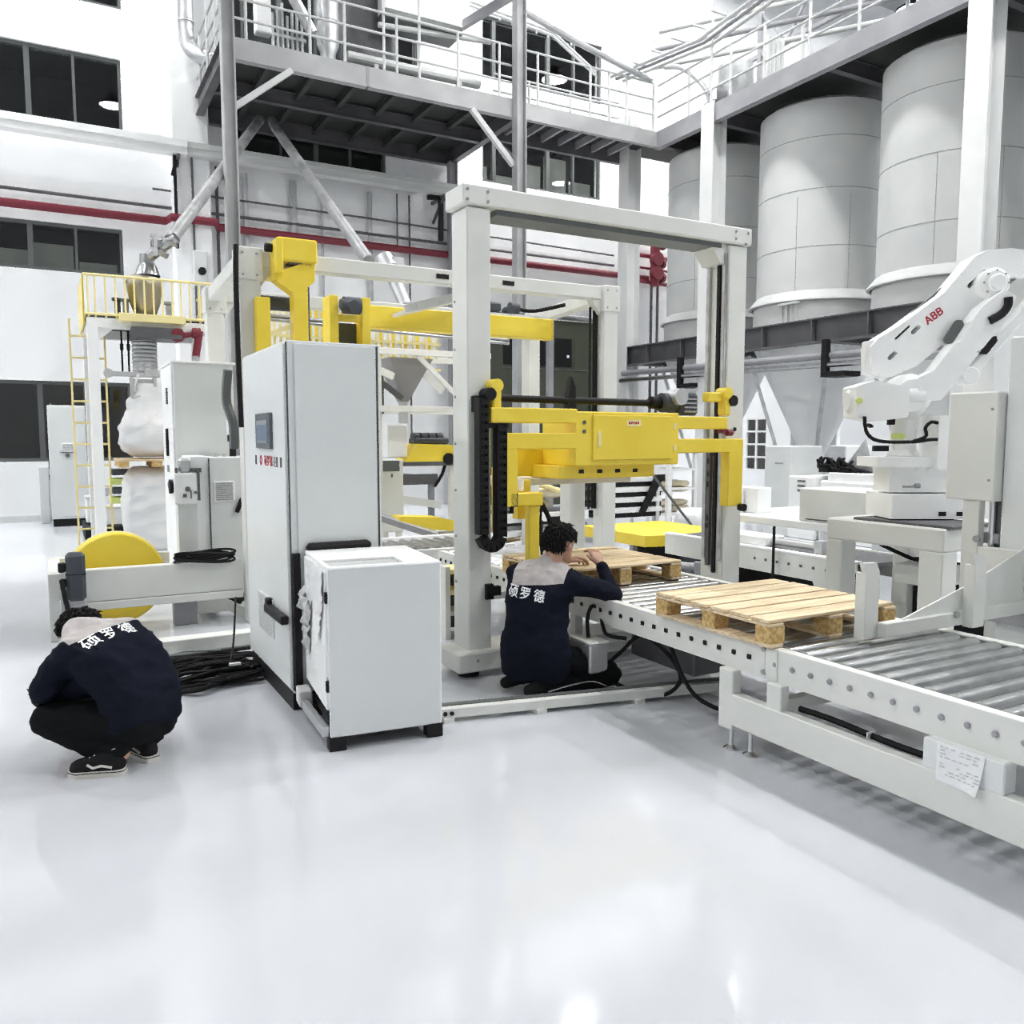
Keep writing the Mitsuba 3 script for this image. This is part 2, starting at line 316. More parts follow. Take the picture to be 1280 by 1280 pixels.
# ================================================================ mezzanine
MX0, MX1, MY0, MY1, MZ0, MZ1 = 2.72, 7.98, 14.1, 17.2, 7.47, 7.80
k = thing('mezzanine', 'grey steel mezzanine platform on tall columns against the back wall', 'platform')
part(k, 'fascia', ibeam((MX0, MY0 + .06, (MZ0 + MZ1) / 2), (5.02, MY0 + .06, (MZ0 + MZ1) / 2), .14, MZ1 - MZ0, .018, .014, open_c=True), 'steel_light')
part(k, 'fascia', ibeam((5.05, MY0 + .06, (MZ0 + MZ1) / 2), (MX1, MY0 + .06, (MZ0 + MZ1) / 2), .14, MZ1 - MZ0, .018, .014, open_c=True), 'steel_light')
part(k, 'splice_plate', box(5.0, 5.05, MY0 - .02, MY0 - .0, MZ0, MZ1), 'steel_mid')
for x in (MX0, MX1): part(k, 'side_beam', ibeam((x, MY0 + .1, (MZ0 + MZ1) / 2), (x, MY1, (MZ0 + MZ1) / 2), .14, MZ1 - MZ0, .018, .014), 'steel_dark')
part(k, 'rear_beam', ibeam((MX0, MY1, (MZ0 + MZ1) / 2), (MX1, MY1, (MZ0 + MZ1) / 2), .14, MZ1 - MZ0, .018, .014), 'steel_dark')
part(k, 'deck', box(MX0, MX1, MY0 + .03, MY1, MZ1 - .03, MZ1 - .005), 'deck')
part(k, 'main_joist', ibeam((MX0, 15.65, 7.60), (MX1, 15.65, 7.60), .12, .24, .014, .01), 'steel_dark')
for i in range(1, 7):
    x = MX0 + i * (MX1 - MX0) / 7
    part(k, 'joist', ibeam((x, MY0 + .1, 7.68), (x, MY1, 7.68), .09, .14, .012, .01), 'deck')  # joists take the dark deck colour as painted shade below the platform
for x, z1 in ((2.71, 11.6), (7.945, 11.9)):
    part(k, 'column', ibeam((x, 14.02, 0), (x, 14.02, z1), .2, .2, .02, .016, up=(1, 0, 0)), 'steel_light')
    part(k, 'base_plate', box(x - .2, x + .2, 13.82, 14.22, 0, .03), 'steel_mid')
for x, z1 in ((2.71, 7.47), (7.945, 7.47)): part(k, 'column', ibeam((x, 16.98, 0), (x, 16.98, z1), .18, .18, .02, .016, up=(1, 0, 0)), 'steel_mid')
part(k, 'brace', beam((2.80, 14.08, 6.72), (3.72, 14.08, 7.46), .09, .09), 'rail')
part(k, 'brace', beam((7.85, 14.08, 6.60), (6.98, 14.08, 7.46), .09, .09), 'rail')
part(k, 'brace', beam((7.9, 14.1, 6.7), (7.95, 15.2, 7.5), .08, .08), 'steel_light')
# upper bracing right of the column
part(k, 'brace', tube([(8.02, 14.0, 9.35), (9.3, 14.0, 9.05), (11.0, 14.0, 8.72)], .06, 10), 'duct', 30)
def railing(name, label, posts, runs, zs, r=.022, group=None):
    """posts: list of (x, y, z0, z1); runs: list of point pairs in plan"""
    k = thing(name, label, 'railing', group)
    for (x, y, z0, z1) in posts: part(k, 'post', rod((x, y, z0), (x, y, z1), r * 1.15, 8), 'rail', 30)
    for (a, b) in runs:
        for z in zs: part(k, 'bar', rod((*a, z), (*b, z), r, 8), 'rail', 30)
    return k
railing('guard_railing', 'pale three-bar guard railing along the front of the mezzanine', [(x, 14.16, MZ1, 8.78) for x in (3.03, 4.06, 4.65, 5.58, 6.75, 7.6)] + [(x, 14.2, MZ1, 9.6) for x in (5.36, 6.02)],
        [((2.75, 14.16), (7.9, 14.16))], (8.12, 8.42, 8.77))
railing('guard_railing', 'short guard railing on the left side of the mezzanine above the side beam', [(2.7, y, MZ1, 8.78) for y in (14.9, 15.7, 16.5)], [((2.7, 14.2), (2.7, 17.1))], (8.12, 8.42, 8.77))
# things on the mezzanine
k = thing('dust_duct', 'pale elbow duct coming down beside the mezzanine at the top left', 'duct')
part(k, 'pipe', tube(spline([(2.50, 16.6, 12), (2.50, 16.6, 9.2), (2.50, 16.6, 8.75), (2.56, 16.55, 8.5), (2.72, 16.4, 8.35), (3.1, 16.2, 8.25)], 5), .13, 16), 'duct', 30)
part(k, 'collar', disc((2.50, 16.6, 8.98), EZ, .145, .04, 20), 'duct', 30)
k = thing('vertical_duct', 'thick pale vertical duct with a flanged foot standing on the mezzanine', 'duct')
part(k, 'pipe', lathe([(0, 7.82), (.30, 7.82), (.30, 7.9), (.13, 7.95), (.14, 8.35), (.20, 8.5), (.20, 12)], (4.68, 15.2, 0), 20), 'duct', 30)
part(k, 'clamp_band', disc((4.68, 15.2, 8.9), EZ, .215, .05, 20), 'duct', 30)
solo('wall_control_box', box(3.36, 3.62, 14.9, 15.1, 8.33, 8.95, .02), 'white', 'white control panel box behind the mezzanine railing next to the left column', 'panel')
k = thing('tube_rack', 'rack of slim upright tubes standing on the mezzanine beside the white panel', 'rack')
for i in range(7): part(k, 'tube', rod((3.72 + i * .085, 15.25, 7.8), (3.72 + i * .085, 15.25, 8.85 + .1 * (i % 3)), .026, 8), 'duct', 30)
for z in (8.1, 8.5): part(k, 'crossbar', beam((3.66, 15.25, z), (4.3, 15.25, z), .05, .05), 'rail')
solo('slanted_duct', tube([(3.75, 15.0, 9.5), (4.35, 15.0, 8.55)], .10, 14), 'duct', 'slanted silver duct behind the mezzanine railing', 'duct', smooth=30)
k = thing('mixer_vessel', 'dark steel mixer vessel standing in shade on the mezzanine', 'vessel')
part(k, 'drum', lathe([(0, 7.95), (.45, 8.0), (.72, 8.4), (.72, 9.9), (0, 10.1)], (5.55, 16.1, 0), 28), 'steel_dark', 30)
part(k, 'motor', lathe([(0, 8.15), (.16, 8.15), (.16, 8.7), (0, 8.7)], (4.95, 15.5, 0), 16), 'motor', 30)
for i in range(3): part(k, 'support_leg', rod((5.1 + .45 * i, 15.6, 7.8), (5.1 + .45 * i, 15.6, 8.5), .04, 8), 'duct', 30)
k = thing('screw_conveyor', 'pale horizontal screw conveyor tube lying across the mezzanine behind the railing', 'conveyor')
part(k, 'trough', tube([(5.0, 15.1, 8.35), (7.7, 15.2, 8.42)], .09, 12), 'rail', 30); part(k, 'stand', cat(box(5.5, 5.58, 15.05, 15.15, 7.8, 8.3), box(7.2, 7.28, 15.1, 15.2, 7.8, 8.35)), 'rail')
k = thing('overhead_trunking', 'broad white overhead duct with a grey end piece at the top of the mezzanine', 'duct')
part(k, 'box_duct', box(5.7, 7.25, 15.0, 15.6, 9.30, 9.75, .01), 'white'); part(k, 'dark_duct_bottom', box(5.7, 7.25, 15.0, 15.6, 9.16, 9.30), 'frame_dark'); part(k, 'end_piece', beam((7.2, 15.3, 9.35), (8.15, 14.6, 9.95), .12, .14), 'steel_mid')  # dark box below the white duct gives it a dark underside
part(k, 'pipe', rod((5.6, 15.1, 9.02), (7.9, 15.1, 9.22), .05, 10), 'rail', 30)
k = thing('pump_cluster', 'small pale pumps and valves standing on the mezzanine right of the mixer', 'pumps')
for i, x in enumerate((6.2, 6.5, 6.85)):
    part(k, 'pump_body', cat(box(x - .1, x + .1, 15.5, 15.8, 7.8, 8.15, .02), disc((x, 15.45, 8.1), EY, .11, .12, 14)), 'duct' if i % 2 else 'cabinet', 30)
for i, x in enumerate((7.0, 7.25, 7.5)): solo('upright_cable_duct', box(x, x + .13, 16.2, 16.3, 7.8, 8.5), 'motor', ('leftmost', 'middle', 'rightmost')[i] + ' of the three dark upright ducts at the right end of the mezzanine', 'duct', 'dark upright ducts on the mezzanine')

# chutes (inverted V) from under the mezzanine to the two bagging machines
solo('feed_chute', tube([(1.56, 12.3, 4.18), (3.70, 16.3, 7.40)], .085, 14), 'pipe_grey', 'grey round chute sloping down to the left bagging hopper', 'chute', smooth=30)
solo('feed_chute', tube([(3.92, 16.3, 7.42), (3.90, 16.0, 7.2), (4.0, 11.3, 3.97)], .085, 14), 'pipe_grey', 'grey round chute sloping down to the right, ending behind the yellow carriage', 'chute', smooth=30)
k = 'feed_chute_001'
part(k, 'valve_body', cat(disc((4.17, 11.05, 3.9), (.3, -.7, -1), .13, .22, 14), cbox((4.3, 11.0, 3.93), (.16, .12, .12))), 'duct', 30)
part(k, 'outlet', tube([(4.18, 11.0, 3.85), (4.3, 10.7, 3.3)], .09, 12), 'duct', 30)

# walkway to the tank platform
k = thing('walkway', 'narrow steel walkway joining the mezzanine to the tank platform', 'walkway')
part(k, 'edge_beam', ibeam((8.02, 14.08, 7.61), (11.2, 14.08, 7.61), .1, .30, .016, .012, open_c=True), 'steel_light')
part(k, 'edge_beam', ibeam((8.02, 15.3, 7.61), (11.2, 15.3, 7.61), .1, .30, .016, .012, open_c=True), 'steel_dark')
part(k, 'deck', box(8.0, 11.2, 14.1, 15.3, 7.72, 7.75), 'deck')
for i in range(7): part(k, 'rib', box(8.3 + i * .42, 8.36 + i * .42, 14.12, 15.28, 7.58, 7.72), 'steel_mid')
railing('guard_railing', 'pale three-bar guard railing along the walkway between mezzanine and tanks', [(x, 14.12, 7.75, 8.76) for x in (8.4, 9.6, 10.05, 10.48)] + [(11.16, 14.12, 7.75, 9.6)], [((8.06, 14.12), (11.16, 14.12))], (8.12, 8.42, 8.74))
railing('guard_railing', 'guard railing on the far side of the walkway in front of the wall window', [(x, 15.3, 7.75, 8.76) for x in (8.9, 9.9, 10.9)], [((8.06, 15.3), (11.16, 15.3))], (8.12, 8.42, 8.74))
k = thing('wall_cable_ladder', 'slim cable ladder fixed to the back wall over the walkway window', 'cable ladder')
for z in (9.9, 9.98): part(k, 'side_bar', tube([(8.0, 16.2, z + .5), (10.0, 16.2, z + .35), (11.0, 16.0, z - .35)], .03, 6), 'rail', 30)
for i in range(9): part(k, 'rung', rod((8.1 + i * .3, 16.2, 10.3 - .02 * i), (8.1 + i * .3, 16.2, 10.5 - .02 * i), .02, 6), 'rail')

# ================================================================ tanks
PX = 11.2
k = thing('tank_platform', 'long grey steel platform over the row of tanks', 'platform')
part(k, 'edge_beam', ibeam((PX + .06, 14.1, 7.60), (PX + .06, 2.2, 7.60), .14, .33, .02, .014, open_c=True), 'steel_mid')
for i in range(9):
    y = 13.6 - i * 1.32
    part(k, 'stiffener', box(PX - .008, PX + .05, y - .012, y + .012, 7.45, 7.75), 'steel_mid')
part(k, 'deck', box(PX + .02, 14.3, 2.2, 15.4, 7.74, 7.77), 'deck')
for y in (14.0, 12.48, 9.82, 7.18, 4.5): part(k, 'cross_beam', ibeam((PX, y, 7.6), (14.3, y, 7.6), .12, .26, .016, .012), 'steel_dark')
LY = (15.1, 12.48, 7.18, 1.9)
for i, y in enumerate(LY):
    part(k, 'column', ibeam((PX + .12, y, 0), (PX + .12, y, 7.80 if i else 8.4), .34, .34, .022, .016, up=(1, 0, 0)), 'column', label='white H-section column')
    part(k, 'column', ibeam((14.2, y, 0), (14.2, y, 7.6), .3, .3, .022, .016, up=(1, 0, 0)), 'column')
part(k, 'tank_beam', ibeam((PX + .12, 15.1, 3.30), (PX + .12, 2.0, 3.30), .24, .40, .022, .014), 'steel_dark', label='dark beam carrying the tanks')
for i in range(11):
    y = 14.3 - i * 1.1
    part(k, 'beam_stiffener', box(PX + .005, PX + .11, y - .012, y + .012, 3.12, 3.48), 'steel_dark')
part(k, 'tank_beam', ibeam((14.2, 15.1, 3.30), (14.2, 2.0, 3.30), .24, .40, .022, .014), 'steel_dark')
for y in (15.1, 12.48, 9.82, 7.18): part(k, 'cross_beam', ibeam((PX + .2, y, 3.30), (14.3, y, 3.30), .2, .36, .02, .014), 'steel_dark')
railing('guard_railing', 'pale three-bar guard railing rising along the edge of the tank platform', [(PX + .06, y, 7.77, 8.72) for y in (13.14, 12.0, 11.17, 10.17, 9.2, 8.2, 7.2, 6.2)] + [(PX + .06, 12.5, 7.77, 9.7)],
        [((PX + .06, 14.1), (PX + .06, 3))], (8.08, 8.38, 8.70))
TN = ['first from the back wall, partly hidden by the white column', 'second from the back wall, between two white columns', 'third from the back wall, left of the wide white column', 'the one at the right edge above the robot']
for i, y in enumerate((13.8, 11.15, 8.5, 5.85)):
    k = thing('storage_tank', 'tall grey cylindrical tank, ' + TN[i], 'tank', None)
    c = (12.78, y, 0)
    part(k, 'shell', lathe([(1.12, 4.02), (1.12, 7.34), (1.0, 7.42), (.5, 7.45), (0, 7.46)], c, 64), 'tank', 30)
    for z in (4.75 + .12 * (i % 2), 5.75 + .1 * (i % 2), 6.72): part(k, 'weld_band', lathe([(1.12, z - .008), (1.127, z - .006), (1.127, z + .006), (1.12, z + .008)], c, 64), 'tank_seam', 30)
    for a in (3.5, 4.3): part(k, 'seam', rod((c[0] + 1.121 * math.cos(a), y + 1.121 * math.sin(a), 4.1), (c[0] + 1.121 * math.cos(a), y + 1.121 * math.sin(a), 5.75), .006, 6), 'tank_seam')
    part(k, 'flange', lathe([(1.12, 4.12), (1.24, 3.98), (1.25, 3.94), (1.20, 3.93)], c, 64), 'tank', 30)
    part(k, 'skirt', lathe([(1.17, 3.2), (1.17, 3.94)], c, 64), 'tank', 30)
    part(k, 'cone', lathe([(.10, .98), (.13, 1.02), (1.12, 3.15), (1.17, 3.25)], c, 48), 'column', 30)  # paler than the shell, standing in for light bounced up onto the cone
    part(k, 'outlet', lathe([(.16, .72), (.16, .98), (.2, .98), (.2, 1.04), (.12, 1.04)], c, 20), 'duct', 30)
    if i == 1:
        pl = cat(*[beam((c[0] - 1.19 + .02, y - .55 + q * .11, 3.55), (c[0] - 1.19 + .02, y - .55 + q * .11, 3.88), .02, .03, up=(1, 0, 0)) for q in range(4)])
        pl2 = box(c[0] - 1.22, c[0] - 1.14, y - .6, y - .16, 3.52, 3.56); pl3 = box(c[0] - 1.22, c[0] - 1.14, y - .6, y - .16, 3.87, 3.91)
        part(k, 'grille', cat(pl, pl2, pl3), 'rail')
for i, y in enumerate((13.8, 11.15, 8.5)):
    for s in (-1, 1):
        solo('tank_strut', beam((12.0, y + s * .95, 3.1), (12.4, y + s * .35, .8), .06, .06), 'duct', f'steel strut on the {"far" if s > 0 else "near"} side of the cone of the {("first", "second", "third")[i]} tank from the wall', 'strut')
# pipe under the tank beam with hangers
k = thing('pneumatic_line', 'pair of steel pipes hung below the tank beam', 'pipe')
part(k, 'pipe', rod((11.12, 15.0, 2.92), (11.12, 2.5, 2.76), .06, 12), 'steel_mid', 30); part(k, 'pipe', rod((11.06, 15.0, 2.76), (11.06, 2.5, 2.62), .045, 12), 'zinc', 30, label='bright thin pipe')
for y in (13.0, 9.45, 6.2): part(k, 'hanger', cat(box(11.0, 11.1, y - .05, y + .05, 2.52, 3.1), box(11.0, 11.4, y - .4, y + .05, 2.50, 2.58)), 'black')
# platform equipment, upper right
k = thing('cable_tray', 'long cable tray with cables rising to the right above the tank platform railing', 'cable tray')
for d in (0, .16, .34): part(k, 'side_rail', tube([(10.4 + d, 14.6, 8.85 + .03), (11.0 + d, 12.6, 8.95), (11.5 + d, 8.0, 9.75)], .035, 6), 'rail' if d != .16 else 'steel_mid', 30)
for i in range(14):
    t = i / 13; y = 14.4 - t * 6.2; part(k, 'rung', beam((10.4 + t * 1.0, y, 8.88 + t * .8), (10.8 + t * 1.0, y, 8.88 + t * .8), .05, .03), 'rail')
k = thing('dust_collector', 'grey dust collector with upright filter tubes on the tank platform', 'dust collector')
for i in range(4): part(k, 'filter_tube', rod((12.3 + .12 * i, 12.1, 7.8), (12.3 + .12 * i, 12.1, 9.1), .04, 10), 'rail', 30)
part(k, 'body', lathe([(0, 7.78), (.22, 7.9), (.34, 8.3), (.34, 8.75), (0, 8.8)], (12.1, 12.75, 0), 22), 'duct', 30)
part(k, 'blower', cat(disc((11.9, 12.9, 8.2), (1, -1, 0), .24, .2, 20), cbox((11.75, 13.0, 7.95), (.2, .3, .3))), 'steel_mid', 30)
k = thing('roof_pipe_bundle', 'bundle of large pale pipes crossing over the tank platform', 'pipes')
for i, z in enumerate((9.15, 9.45, 9.75)): part(k, 'pipe', rod((11.6, 14.9 - i * .2, z + .25), (14.4, 9.6 - i * .2, z - .05), .05, 12), 'rail' if i != 1 else 'steel_mid', 30)
for i in range(3): part(k, 'support_post', rod((12.2 + i * .9, 13.6 - i * 1.6, 7.77), (12.2 + i * .9, 13.6 - i * 1.6, 9.5), .035, 8), 'rail', 30)
solo('bent_pipe', cable([(11.25, 13.9, 9.0), (11.5, 13.6, 8.9), (11.75, 13.2, 8.4), (11.8, 13.1, 7.8)], .05, 10), 'duct', 'bent pale pipe curving down behind the corner of the platform railing', 'pipe', smooth=30)
k = thing('roof_truss', 'light steel lattice truss above the tank platform at the top right', 'truss')
for z in (9.6, 11.2): part(k, 'chord', beam((13.6, 14.5, z), (13.6, 3.5, z), .08, .08), 'steel_mid')
for i in range(8):
    y = 14.2 - i * 1.3
    part(k, 'lattice_bar', beam((13.6, y, 9.6 if i % 2 else 11.2), (13.6, y - 1.3, 11.2 if i % 2 else 9.6), .05, .05), 'steel_mid')
for y in (13.6, 8.4): part(k, 'truss_post', box(13.55, 13.65, y - .05, y + .05, 7.77, 11.2), 'steel_mid')
# ================================================================ portal frame with the yellow lifting head
k = thing('portal_frame', 'tall pale grey portal frame standing astride the roller conveyor', 'frame')
lp = part(k, 'left_post', box(2.305, 2.47, 4.72, 4.945, .15, 2.955, .008), 'paint')
part(k, 'beam', box(2.27, 4.665, 4.70, 4.965, 2.965, 3.085, .008), 'paint')
part(k, 'dark_beam_bottom', box(2.52, 4.40, 4.74, 4.95, 2.93, 2.97), 'frame_dark')  # dark plate put in for the dark bottom of the beam
rp = part(k, 'right_post', box(4.46, 4.64, 4.72, 4.97, .0, 2.955, .008), 'paint')
part(k, 'beam_gusset', prism([(0, 0), (.16, 0), (.16, -.14), (.10, -.14)], (4.30, 4.95, 2.96), EX, EZ, .2), 'paint')
part(k, 'guide_rail', box(4.435, 4.46, 4.735, 4.765, .6, 2.9, .003), 'zinc'); part(k, 'guide_rail', box(4.435, 4.46, 4.90, 4.935, .6, 2.9, .003), 'zinc')
part(k, 'lift_chain', box(4.44, 4.458, 4.795, 4.825, .5, 2.93), 'black')
part(k, 'cover_strip', box(4.43, 4.46, 4.85, 4.885, .55, 1.5), 'steel_dark')
for z in (.86, .92, 1.18, 1.26, 1.36): part(k, 'slot_hole', slot_m := prism(slot(0, -.012, 0, .012, .011), (4.428, 4.868, z), EY, EZ, .004), 'black')
part(k, 'sled', box(2.2, 4.7, 4.66, 4.98, .045, .175, .012), 'paint', label='low base sled of the portal frame')
for x in (2.33, 4.5): part(k, 'foot', disc((x, 4.78, .0225), EZ, .07, .045, 16), 'black', 30)
for x, z in ((2.30, 3.05), (2.30, 2.99), (2.44, 3.05), (2.44, 2.99), (4.50, 3.05), (4.62, 3.05), (4.50, 3.0), (4.60, 2.97), (2.34, .12)): bolt(k, (x, 4.697 if z > 1 else 4.657, z), EY, .010, .008, 'steel_mid')
for z in (.6, .9, 1.2, 1.5, 1.8, 2.1, 2.4): bolt(k, (2.302, 4.90, z), EX, .009, .006, 'steel_mid')
bolt(k, (4.55, 4.717, 1.60), EY, .016, .006, 'black', 'plug')
part(k, 'sensor_bracket', cat(box(2.47, 2.53, 4.70, 4.74, .52, .58), box(2.42, 2.47, 4.69, 4.72, .50, .60), box(2.44, 2.50, 4.68, 4.71, .53, .56)), 'black')

k = thing('lifting_head', 'yellow lifting head with a cabinet box and arms, hung across the portal frame', 'lifting head')
bx = part(k, 'box', box(3.03, 3.91, 4.60, 5.02, 1.35, 1.712, .008), 'yellow')
dr_ = part(k, 'door', box(3.165, 3.85, 4.585, 4.60, 1.39, 1.69, .004), 'yellow')
part(k, 'door__hinge' if False else 'hinge', cat(box(3.845, 3.868, 4.58, 4.60, 1.45, 1.49), box(3.845, 3.868, 4.58, 4.60, 1.6, 1.64)), 'yellow_pale')
scene[dr_ + '__sticker'] = ply(box(3.44, 3.56, 4.583, 4.585, 1.615, 1.66), 'mat_yellow_pale'); labels[dr_ + '__sticker'] = {'label': 'small pale sticker with a red line of print'}
scene[dr_ + '__print'] = ply(cat(*[box(3.455 + .018 * i, 3.466 + .018 * i, 4.5815, 4.583, 1.63, 1.648) for i in range(5)]), 'mat_red_text')
scene[dr_ + '__lock'] = ply(box(3.20, 3.225, 4.58, 4.585, 1.48, 1.58), 'mat_yellow_pale')
for z in (1.64, 1.58): bolt(k, (3.10, 4.597, z), EY, .013, .008, 'steel_dark')
def flange(x0, x1, z0, z1, y0=4.60, y1=4.69): return box(x0, x1, y0, y1, z0, z1, .006)
part(k, 'upper_arm', flange(2.41, 3.05, 1.632, 1.728), 'yellow'); part(k, 'upper_arm', flange(3.89, 4.37, 1.60, 1.69), 'yellow')
la = part(k, 'lower_arm', flange(2.51, 3.05, 1.465, 1.57), 'yellow'); la2 = part(k, 'lower_arm', flange(3.89, 4.53, 1.43, 1.53), 'yellow')
part(k, 'drop_leg', flange(2.51, 2.598, 1.10, 1.47), 'yellow'); part(k, 'drop_leg', flange(4.385, 4.53, 1.03, 1.44), 'yellow')
part(k, 'base_channel', box(2.95, 3.74, 4.66, 5.06, 1.265, 1.352, .005), 'yellow', label='lower yellow channel with slots')
for x in (3.12, 3.27, 3.42, 3.57): part(k, 'slot', box(x - .02, x + .02, 4.657, 4.66, 1.30, 1.325), 'black')
part(k, 'rear_plate', box(2.72, 3.12, 5.02, 5.05, 1.27, 1.47, .004), 'yellow')
part(k, 'tray', box(2.62, 3.72, 4.9, 5.45, 1.215, 1.262, .006), 'paint', label='grey tray under the yellow channel')
for s, x in ((0, 2.44), (1, 4.37)):
    b = part(k, 'roller_bracket', cat(box(x, x + .065, 4.64, 4.72, 1.70, 1.86, .01), disc((x + .03, 4.68, 1.865), EY, .042, .10, 16)), 'yellow', 30)
    scene[b + '__roller'] = ply(disc((x - .02 + .1 * s, 4.67, 1.81), EY, .04, .09, 16), 'mat_black')
part(k, 'roller_bracket', cat(box(4.22, 4.40, 4.66, 4.72, 1.80, 1.87, .008)), 'yellow')
part(k, 'cross_shaft', rod((2.49, 4.8, 1.795), (4.0, 4.8, 1.785), .024, 14), 'black', 30)
part(k, 'shaft_bearing', prism([(-.04, 0), (.04, 0), (.03, .17), (.0, .24), (-.02, .14)], (3.12, 4.83, 1.712), EX, EZ, .05), 'black')
g = part(k, 'gear_motor', cat(box(4.0, 4.16, 4.68, 4.86, 1.70, 1.86, .02), disc((3.94, 4.77, 1.79), EX, .07, .12, 16)), 'motor', 30)
scene[g + '__fins'] = ply(cat(*[box(4.02, 4.14, 4.672, 4.68, 1.72 + .03 * i, 1.732 + .03 * i) for i in range(4)]), 'mat_steel_mid')
part(k, 'coupling', disc((3.85, 4.79, 1.79), EX, .045, .1, 14), 'black', 30); part(k, 'gear_housing', lathe([(0, -.06), (.06, -.06), (.06, .06), (0, .06)], (3.98, 4.72, 1.83), 16, (0, 1, 0)), 'duct', 30)
part(k, 'clamp_block', box(2.60, 2.80, 4.62, 4.72, 1.10, 1.185, .006), 'yellow'); part(k, 'clamp_post', box(2.705, 2.785, 4.64, 4.70, .72, 1.10, .006), 'yellow')
part(k, 'clamp_upright', box(2.70, 2.80, 4.78, 4.86, 1.0, 1.26, .006), 'yellow'); part(k, 'stop_leg', box(2.49, 2.555, 4.70, 4.76, .93, 1.35, .005), 'yellow')
part(k, 'air_valve', cat(box(2.545, 2.60, 4.60, 4.66, 1.10, 1.19, .004), rod((2.57, 4.63, 1.06), (2.57, 4.63, 1.22), .014, 8)), 'black')
part(k, 'suction_pad', cat(disc((2.67, 4.72, 1.22), EZ, .035, .05, 12), box(2.64, 2.70, 4.7, 4.76, 1.24, 1.27)), 'white', 30)
part(k, 'air_hose', cable([(2.80, 4.66, 1.12), (2.84, 4.68, 1.08), (2.90, 4.7, .98), (2.93, 4.72, .86), (2.95, 4.72, .80)], .016, 7), 'rubber', 30)
part(k, 'air_hose', cable([(2.81, 4.66, 1.1), (2.80, 4.66, .98), (2.81, 4.68, .88), (2.84, 4.7, .76)], .008, 6), 'rubber', 30)
part(k, 'stopper', cat(box(4.33, 4.40, 4.61, 4.67, 1.57, 1.60), disc((4.40, 4.62, 1.575), EX, .025, .05, 12)), 'red', 30)
part(k, 'leg_plug', disc((4.50, 4.57, 1.02), EY, .028, .05, 12), 'black', 30)
# drag chain
k = thing('cable_drag_chain', 'black cable drag chain hanging in a U beside the left post of the portal frame', 'cable chain')
cp = []
for i in range(17): cp.append((2.355, 1.76 - i * .05, 0))
for i in range(1, 6):
    a = math.pi * i / 6; cp.append((2.42 - .065 * math.cos(a), .93 - .075 * math.sin(a), a))
for i in range(14): cp.append((2.485, .94 + i * .05, math.pi))
lk = ply(cat(box(-.033, -.024, -.035, .035, -.026, .026), box(.024, .033, -.035, .035, -.026, .026), box(-.022, .022, -.022, .030, -.026, .026), disc((-.012, -.0375, .0), EY, .008, .003, 8), disc((.012, -.0375, .0), EY, .008, .003, 8), box(-.026, .026, -.037, -.026, -.018, .012), box(-.026, .026, .030, .037, -.016, .008)), 'mat_black')
for (x, z, a) in cp: part(k, 'link', lk, None, to_world=T().translate([x, 4.63, z]).rotate([0, 1, 0], -math.degrees(a)))
part(k, 'mount', cat(box(2.40, 2.54, 4.62, 4.66, 1.60, 1.63), box(2.33, 2.38, 4.66, 4.72, 1.70, 1.80)), 'black')

# ================================================================ conveyors
def conveyor(name, label, y0, y1, x0=2.93, x1=4.03, zt=.557, zb=.40, square=False, far=True):
    k = thing(name, label, 'conveyor')
    part(k, 'side_rail', cat(box(x0, x0 + .012, y0, y1, zb, zt, .003), box(x0, x0 + .055, y0, y1, zt - .012, zt, .004), box(x0, x0 + .05, y0, y1, zb, zb + .012)), 'paint')
    if far: part(k, 'side_rail', cat(box(x1 - .012, x1, y0, y1, zb, zt, .003), box(x1 - .055, x1, y0, y1, zt - .012, zt, .004)), 'paint')
    rl = ply(lathe([(0, x0 + .02), (.012, x0 + .02), (.012, x0 + .066), (.041, x0 + .07), (.041, x1 - .07), (.012, x1 - .066), (.012, x1 - .02), (0, x1 - .02)], (0, 0, 0), 18, (1, 0, 0)), 'mat_zinc', 30)
    bt = ply(disc((0, 0, 0), EX, .013, .014, 10, .004), 'mat_steel_mid', 30) if not square else ply(box(-.004, .004, -.011, .011, -.011, .011), 'mat_black')
    n = int((y1 - y0) / .104)
    for i in range(n):
        y = y1 - .06 - i * .104
        part(k, 'roller', rl, None, to_world=T().translate([0, y, .521]))
        part(k, 'bolt', bt, None, to_world=T().translate([x0 - .004, y, .484]))
    return k
def box_stand(k, name, x, y0, y1): pass
kc = conveyor('roller_conveyor', 'long roller conveyor running back through the portal frame, with square dark slots in its rail', 2.80, 6.6, square=True)
for y in (6.4, 4.45):
    for x in (2.95, 4.01): part(kc, 'leg', box(x - .03, x + .03, y - .03, y + .03, 0, .40), 'paint')
    part(kc, 'crossbar', box(2.95, 4.01, y - .02, y + .02, .12, .18), 'paint')
part(kc, 'drive_box', box(3.2, 3.75, 3.6, 4.2, .16, .36, .01), 'steel_dark')
kn = conveyor('roller_conveyor', 'near roller conveyor on a pale floor stand at the right edge of the picture', -.7, 2.795)
part(kn, 'joint_plate', box(2.922, 2.93, 2.72, 2.79, .41, .55), 'paint')
for z in (.435, .545): bolt(kn, (2.918, 2.80, z), EX, .012, .01, 'zinc')
st = part(kn, 'stand_beam', box(2.885, 2.945, -.6, 3.03, .125, .285, .006), 'paint', label='lower side beam of the stand')
part(kn, 'stand_beam', box(3.97, 4.03, -.6, 3.03, .125, .285, .006), 'paint')
part(kn, 'end_leg', cat(box(2.885, 2.945, 2.965, 3.06, .10, .402, .005)), 'paint'); part(kn, 'end_leg', box(3.97, 4.03, 2.965, 3.06, .10, .402, .005), 'paint')
part(kn, 'end_crossbar', box(2.93, 4.0, 2.98, 3.04, .125, .19, .004), 'paint')
